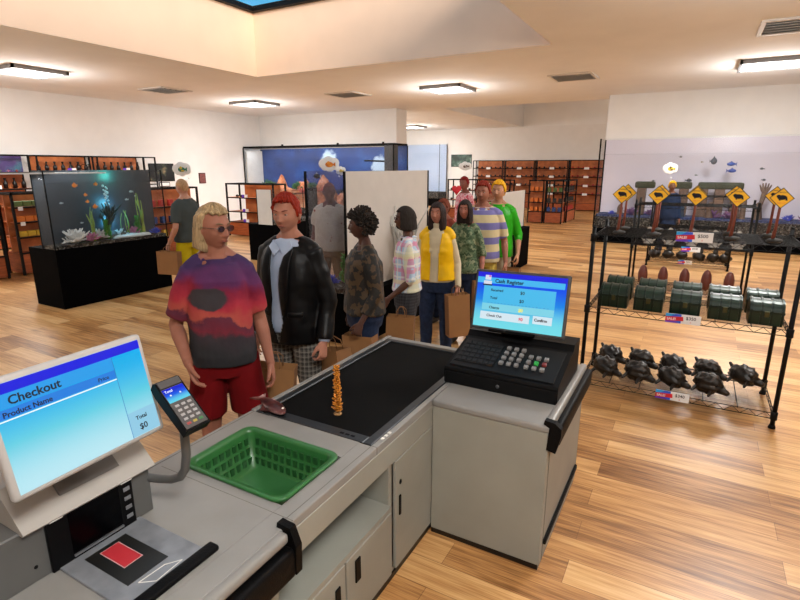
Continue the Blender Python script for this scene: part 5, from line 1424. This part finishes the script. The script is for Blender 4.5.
    if kind in ('shirt', 'polo'):
        c = MB()
        c.tube([(.072 * math.cos(PI * (-.38 + a * 1.76 / 16)), .008 + .066 * math.sin(PI * (-.38 + a * 1.76 / 16)), 1.515) for a in range(17)], [(.006, .022)] * 17, 8, flat=(0, 0, 1))
        for s_ in (-1, 1):
            c2 = MB().prism([(0, 0), (s_ * .05, .045), (s_ * .066, .012), (s_ * .028, -.036)], .006, Matrix.Translation((0, -.092, 1.475)) @ Matrix.Rotation(-.6, 4, 'X'))
            part('collar_point', c2.mesh('collar_point'), P.get('collar', top_mat))
        part('collar', c.mesh('collar'), P.get('collar', top_mat))
    return t, {k: t.matrix_basis @ (v[2] * S) for k, v in arms.items()}, {k: v for k, v in arms.items()}, S

def paper_bag(loc, rz, label, w=.26, d=.11, h=.32, tilt=0):
    t = thing('paper_bag', label, 'paper bag', loc, rz, 'brown paper shopping bags')
    t.rotation_euler = (0, tilt, rz)
    th = .002
    MB().box(-w / 2, w / 2, -d / 2, -d / 2 + th, 0, h).build('front_side', M['kraft'], t)
    MB().box(-w / 2, w / 2, d / 2 - th, d / 2, 0, h).build('rear_side', M['kraft'], t)
    for s_ in (-1, 1):
        MB().box(s_ * w / 2 - (th if s_ > 0 else 0), s_ * w / 2 + (0 if s_ > 0 else th), -d / 2 + th, d / 2 - th, 0, h).build('gusset', M['kraftdark'], t)
        MB().tube([(-w * .16, s_ * (d / 2 - .004), h - .02), (-w * .15, s_ * (d / 2 - .012), h + .05), (-w * .06, s_ * .012, h + .085), (w * .06, s_ * .012, h + .085), (w * .15, s_ * (d / 2 - .012), h + .05), (w * .16, s_ * (d / 2 - .004), h - .02)], .0035, 6).build('twisted_handle', M['kraftdark'], t, True)
    MB().box(-w / 2 + th, w / 2 - th, -d / 2 + th, d / 2 - th, 0, .003).build('base', M['kraftdark'], t)
    return t

# clothing materials
def mat_sunset():
    n = NB('sunset_print_cotton', .85)
    wob = n.noise(5.0, 5); f = n.math('ADD', n.z, n.math('MULTIPLY', n.math('SUBTRACT', wob, .5), .30))
    f = n.math('ADD', f, n.math('MULTIPLY', n.x, .22))
    c = n.ramp(n.math('MULTIPLY', n.math('SUBTRACT', f, .90), 1.55), [(.20, (44, 44, 47)), (.33, (54, 46, 52)), (.38, (112, 38, 52)), (.47, (92, 42, 60)), (.49, (168, 78, 66)), (.58, (164, 46, 60)), (.68, (126, 30, 54)), (.76, (92, 42, 86)), (.92, (58, 40, 80))])
    dx = n.math('ADD', n.x, .06); dz = n.math('SUBTRACT', n.z, 1.31)
    d = n.math('ADD', n.math('MULTIPLY', n.math('MULTIPLY', dx, dx), 45), n.math('MULTIPLY', n.math('MULTIPLY', dz, dz), 110))
    d = n.math('SUBTRACT', d, n.math('MULTIPLY', n.noise(7, 5), 1.3))
    c = n.mix(n.math('MULTIPLY', n.smooth(n.math('MULTIPLY', d, -1), .10, .28), n.smooth(n.math('MULTIPLY', n.y, -1), -.05, .05)), c, (58, 54, 58))
    return n.done(c, n.noise(40, 3), .15)
def mat_plaid(name, base, a, b, w=.03, extra=None, lw=.22):
    n = NB(name, .8)
    def stripe(v, per, wd, off=0): return n.math('LESS_THAN', n.math('FRACT', n.math('ADD', n.math('DIVIDE', v, per), off)), wd)
    hor = n.math('ADD', n.x, n.math('MULTIPLY', n.y, .8))
    c = n.mix(n.math('MULTIPLY', stripe(hor, w, lw), .75), base, a); c = n.mix(n.math('MULTIPLY', stripe(n.z, w, lw), .75), c, a)
    c = n.mix(n.math('MULTIPLY', stripe(hor, w, lw * .5, .5), .7), c, b); c = n.mix(n.math('MULTIPLY', stripe(n.z, w, lw * .5, .5), .7), c, b)
    if extra: c = n.mix(n.math('MULTIPLY', stripe(hor, w * 2.1, .16, .2), .7), c, extra); c = n.mix(n.math('MULTIPLY', stripe(n.z, w * 2.1, .16, .7), .7), c, extra)
    return n.done(c)
def mat_camo(name, cols, sc=9, rough=.8, stretch=(1, 1, 1), th=.57):
    n = NB(name, rough); a = n.noise(sc, 3, stretch); b = n.noise(sc * 1.3, 3, stretch, (3, 7, 1))
    c = n.ramp(a, [(0, cols[0]), (.44, cols[1]), (.56, cols[2])], 'CONSTANT')
    c = n.mix(n.math('GREATER_THAN', b, th), c, cols[3])
    return n.done(c, n.noise(18, 3), .4)
def mat_stripes():
    n = NB('purple_cream_stripes', .8)
    f = n.math('FRACT', n.math('DIVIDE', n.math('SUBTRACT', n.z, .86), .165))
    return n.done(n.ramp(f, [(0, (190, 176, 136)), (.52, (108, 104, 156))], 'CONSTANT'))
denim = NB('dark_denim', .85); denim = denim.done(denim.ramp(denim.noise(24, 4), [(.3, (22, 32, 54)), (.7, (34, 48, 76))]))
def cloth(name, col, rough=.8, **k): return pm(name, col, rough, var=k.pop('var', .08), vs=10, spec=.2, **k)

QX = -2.2
def P_(label, loc, tm, bm_, **k): return person(label, loc, tm, bm_, **k)
# 1 blond man
P_('man with blond hair, glasses, dark sunset print t-shirt and red shorts at the counter', (-2.27, 1.98, 0), mat_sunset(), cloth('red_shorts', (100, 3, 8), .9),
   h=1.80, rz=math.radians(50), hy=math.radians(38), hp=.08, build=.90, bottom='shorts', hair='blond', hcol=(164, 140, 104), skin=(158, 104, 84), glasses=True, voxel=.0048, sleeves=.82, loose=1.15,
   armR=dict(el=(.265, .05, 1.14), wr=(.19, -.13, .96), d=(.25, -.45, -.85), n=(1, -.2, 0)), armL=dict(el=(.235, .03, 1.14), wr=(.25, -.06, .88)), fold=.008)
# 2 red haired man
P_('red-haired man in black jacket, pale blue shirt and grey checked trousers', (-2.28, 2.60, 0), cloth('black_leather', (5, 5, 6), .45, bump=.2, bs=14), mat_plaid('grey_check_wool', (92, 88, 82), (44, 42, 42), (150, 146, 136), .034),
   h=1.825, rz=math.radians(8), hy=math.radians(8), hp=.06, build=1.04, top='jacket', inner=cloth('pale_blue_shirt', (164, 178, 200), .8), hair='wavy', hcol=(138, 34, 14), skin=(176, 120, 98), voxel=.0048, openx=.012, bottom='long', fold=.008,
   armL=dict(el=(.265, .04, 1.12), wr=(.265, -.07, .88)), armR=dict(el=(.255, .03, 1.13), wr=(.26, -.05, .87)), curlL=.7)
# 3 curly haired woman
P_('dark-skinned woman with curly dark hair, camouflage sweater and blue jeans', (-2.19, 3.34, 0), mat_camo('camouflage_knit', [(7, 6, 5), (17, 14, 8), (10, 10, 7), (70, 50, 26)], 13, .72, th=.53), denim,
   h=1.68, rz=math.radians(-42), hy=math.radians(-18), sex='f', top='sweater', hair='curly', hcol=(44, 38, 34), skin=(84, 54, 44), hrough=.8, voxel=.0055, build=1.16, sleeves=1.7, fold=.009,
   armL=dict(el=(.245, .04, 1.14), wr=(.25, -.10, .92)), curlL=.8)
# 4 bob haired woman
P_('dark-skinned woman with bobbed dark hair, glasses and pastel checked shirt', (-2.19, 4.05, 0), mat_plaid('pastel_plaid', (170, 194, 214), (200, 128, 156), (222, 220, 214), .12, (206, 202, 160), .30), mat_plaid('dark_grey_check', (50, 50, 54), (38, 38, 42), (72, 72, 76), .03),
   h=1.665, rz=math.radians(-66), hy=math.radians(20), sex='f', top='shirt', hair='bob', hcol=(34, 26, 22), skin=(92, 60, 48), glasses=True, voxel=.0058, sleeves=1.15, hem=1.0,
   armL=dict(el=(.23, .05, 1.13), wr=(.22, -.16, .95)), curlL=.8)
# 5 yellow vest
P_('woman with long dark hair in a yellow puffer vest over cream turtleneck', (-2.19, 4.68, 0), cloth('yellow_puffer', (224, 176, 10), .45, bump=.4, bs=9), denim,
   h=1.67, rz=math.radians(14), hy=math.radians(-8), sex='f', top='vest', inner=cloth('cream_knit', (196, 184, 156), .85), hair='long', hcol=(40, 26, 22), skin=(176, 118, 98), voxel=.006,
   armL=dict(el=(.235, .05, 1.14), wr=(.25, -.07, .90)), curlL=.85)
# 6 green patterned shirt
P_('woman with dark hair and green leaf patterned shirt behind the yellow vest', (-2.19, 5.40, 0), mat_camo('green_leaf_print', [(54, 74, 52), (92, 110, 82), (66, 86, 62), (124, 132, 104)], 16), denim,
   h=1.655, rz=math.radians(2), hy=math.radians(4), sex='f', top='shirt', hair='long', hcol=(38, 26, 22), skin=(164, 106, 90), voxel=.0065, sleeves=1.1, loose=1.4,
   armL=dict(el=(.235, .05, 1.14), wr=(.25, -.07, .92)), curlL=.85)
# 7 striped polo
P_('man with short red hair and purple and cream striped polo shirt', (-2.16, 5.84, 0), mat_stripes(), cloth('mustard_trousers', (170, 150, 70), .8),
   h=1.83, rz=math.radians(20), hy=math.radians(-14), build=1.12, top='polo', hair='wavy', hcol=(128, 36, 16), skin=(150, 98, 78), voxel=.0065, collar=cloth('cream_collar', (196, 190, 176)), armL=dict(el=(.29, .05, 1.13), wr=(.29, -.08, .89)))
# 8 yellow hair, green shirt
P_('man with bright yellow hair and glossy green shirt', (-2.20, 6.52, 0), cloth('green_satin', (40, 150, 24), .4, bump=.2, bs=12), cloth('cream_trousers', (186, 178, 156), .8),
   h=1.825, rz=math.radians(14), hy=math.radians(-14), build=1.08, top='shirt', hair='wavy', hcol=(222, 164, 20), skin=(178, 128, 100), voxel=.0068, sleeves=1.3, hem=.86,
   armL=dict(el=(.29, .05, 1.13), wr=(.28, -.10, .90)))
# far ones
P_('man in dark grey t-shirt and yellow shorts with a paper bag beside the left aquarium', (-6.52, 5.20, 0), cloth('grey_cotton', (66, 72, 70), .85), cloth('yellow_shorts', (190, 168, 10), .8),
   h=1.83, rz=math.radians(-86), hy=math.radians(-8), hp=.1, bottom='shorts', hair='crop', hcol=(178, 140, 100), skin=(196, 142, 116), voxel=.0075, sleeves=.8, armR=dict(el=(.27, .05, 1.13), wr=(.27, -.08, .9)), armL=dict(el=(.27, .05, 1.13), wr=(.26, -.10, .90)))
P_('man in cream t-shirt with red print standing behind the glass aquarium', (-4.20, 5.62, 0), mat_camo('cream_red_print', [(206, 190, 164), (206, 190, 164), (198, 180, 156), (150, 40, 36)], 9, th=.66), cloth('tan_trousers', (140, 110, 84)),
   h=1.80, rz=math.radians(22), hy=math.radians(30), build=1.12, hair='crop', hcol=(120, 50, 40), skin=(120, 74, 62), voxel=.0075, sleeves=.6)
P_('far person with red hair and pink patterned shirt beside the heart', (-3.64, 8.9, 0), mat_camo('pink_pattern', [(206, 120, 130), (214, 150, 156), (190, 70, 90), (222, 190, 190)], 14), cloth('pale_skirt', (190, 176, 166)),
   h=1.825, rz=math.radians(-20), hy=math.radians(10), sex='f', top='shirt', hair='wavy', hcol=(130, 20, 20), skin=(140, 84, 70), voxel=.008, sleeves=1.2)
P_('person with auburn hair mostly hidden between the vest and leaf shirt women', (-2.72, 6.0, 0), cloth('rust_top', (120, 56, 40)), denim,
   h=1.62, rz=math.radians(-10), hy=math.radians(-10), sex='f', top='tee', hair='short', hcol=(110, 50, 28), skin=(150, 92, 74), voxel=.0085)
P_('distant person with yellow hair and dark blue coat behind the wire racks', (-.5, 13.72, 0), cloth('navy_coat', (30, 44, 70)), cloth('navy_trousers', (28, 34, 50)),
   h=1.68, rz=math.radians(10), hy=0, top='shirt', hair='wavy', hcol=(214, 170, 20), skin=(120, 80, 60), voxel=.009, hem=.7)

# paper bags
def bag_at(x, y, ztop, rz, label, w=.26, d=.11, h=.32, tilt=0): paper_bag((x, y, ztop - h), rz, label, w, d, h, tilt)
bag_at(-2.20, 2.26, .80, math.radians(30), 'brown paper bag between the blond man and the red-haired man', .27, .12, .33, .10)
bag_at(-1.98, 2.70, .80, math.radians(-18), 'brown paper bag hanging from the left hand of the red-haired man', .24, .12, .32, -.22)
bag_at(-2.14, 3.22, .735, math.radians(5), 'brown paper bag held by the curly-haired woman, seen just above the counter', .26, .11, .30, -.06)
bag_at(-2.13, 3.80, .74, math.radians(20), 'brown paper bag held by the woman in the checked shirt', .24, .11, .30, .05)
bag_at(-1.90, 4.58, .80, math.radians(45), 'brown paper bag held by the woman in the yellow vest', .22, .11, .42, -.05)
bag_at(-1.90, 5.25, .80, math.radians(35), 'brown paper bag held by the woman in the leaf shirt', .22, .11, .42, 0)
bag_at(-1.93, 6.36, .76, math.radians(5), 'brown paper bag held by the man in the green shirt', .22, .11, .30, 0)
bag_at(-6.55, 4.86, .82, math.radians(20), 'brown paper bag held by the man in grey', .32, .12, .33, .03)
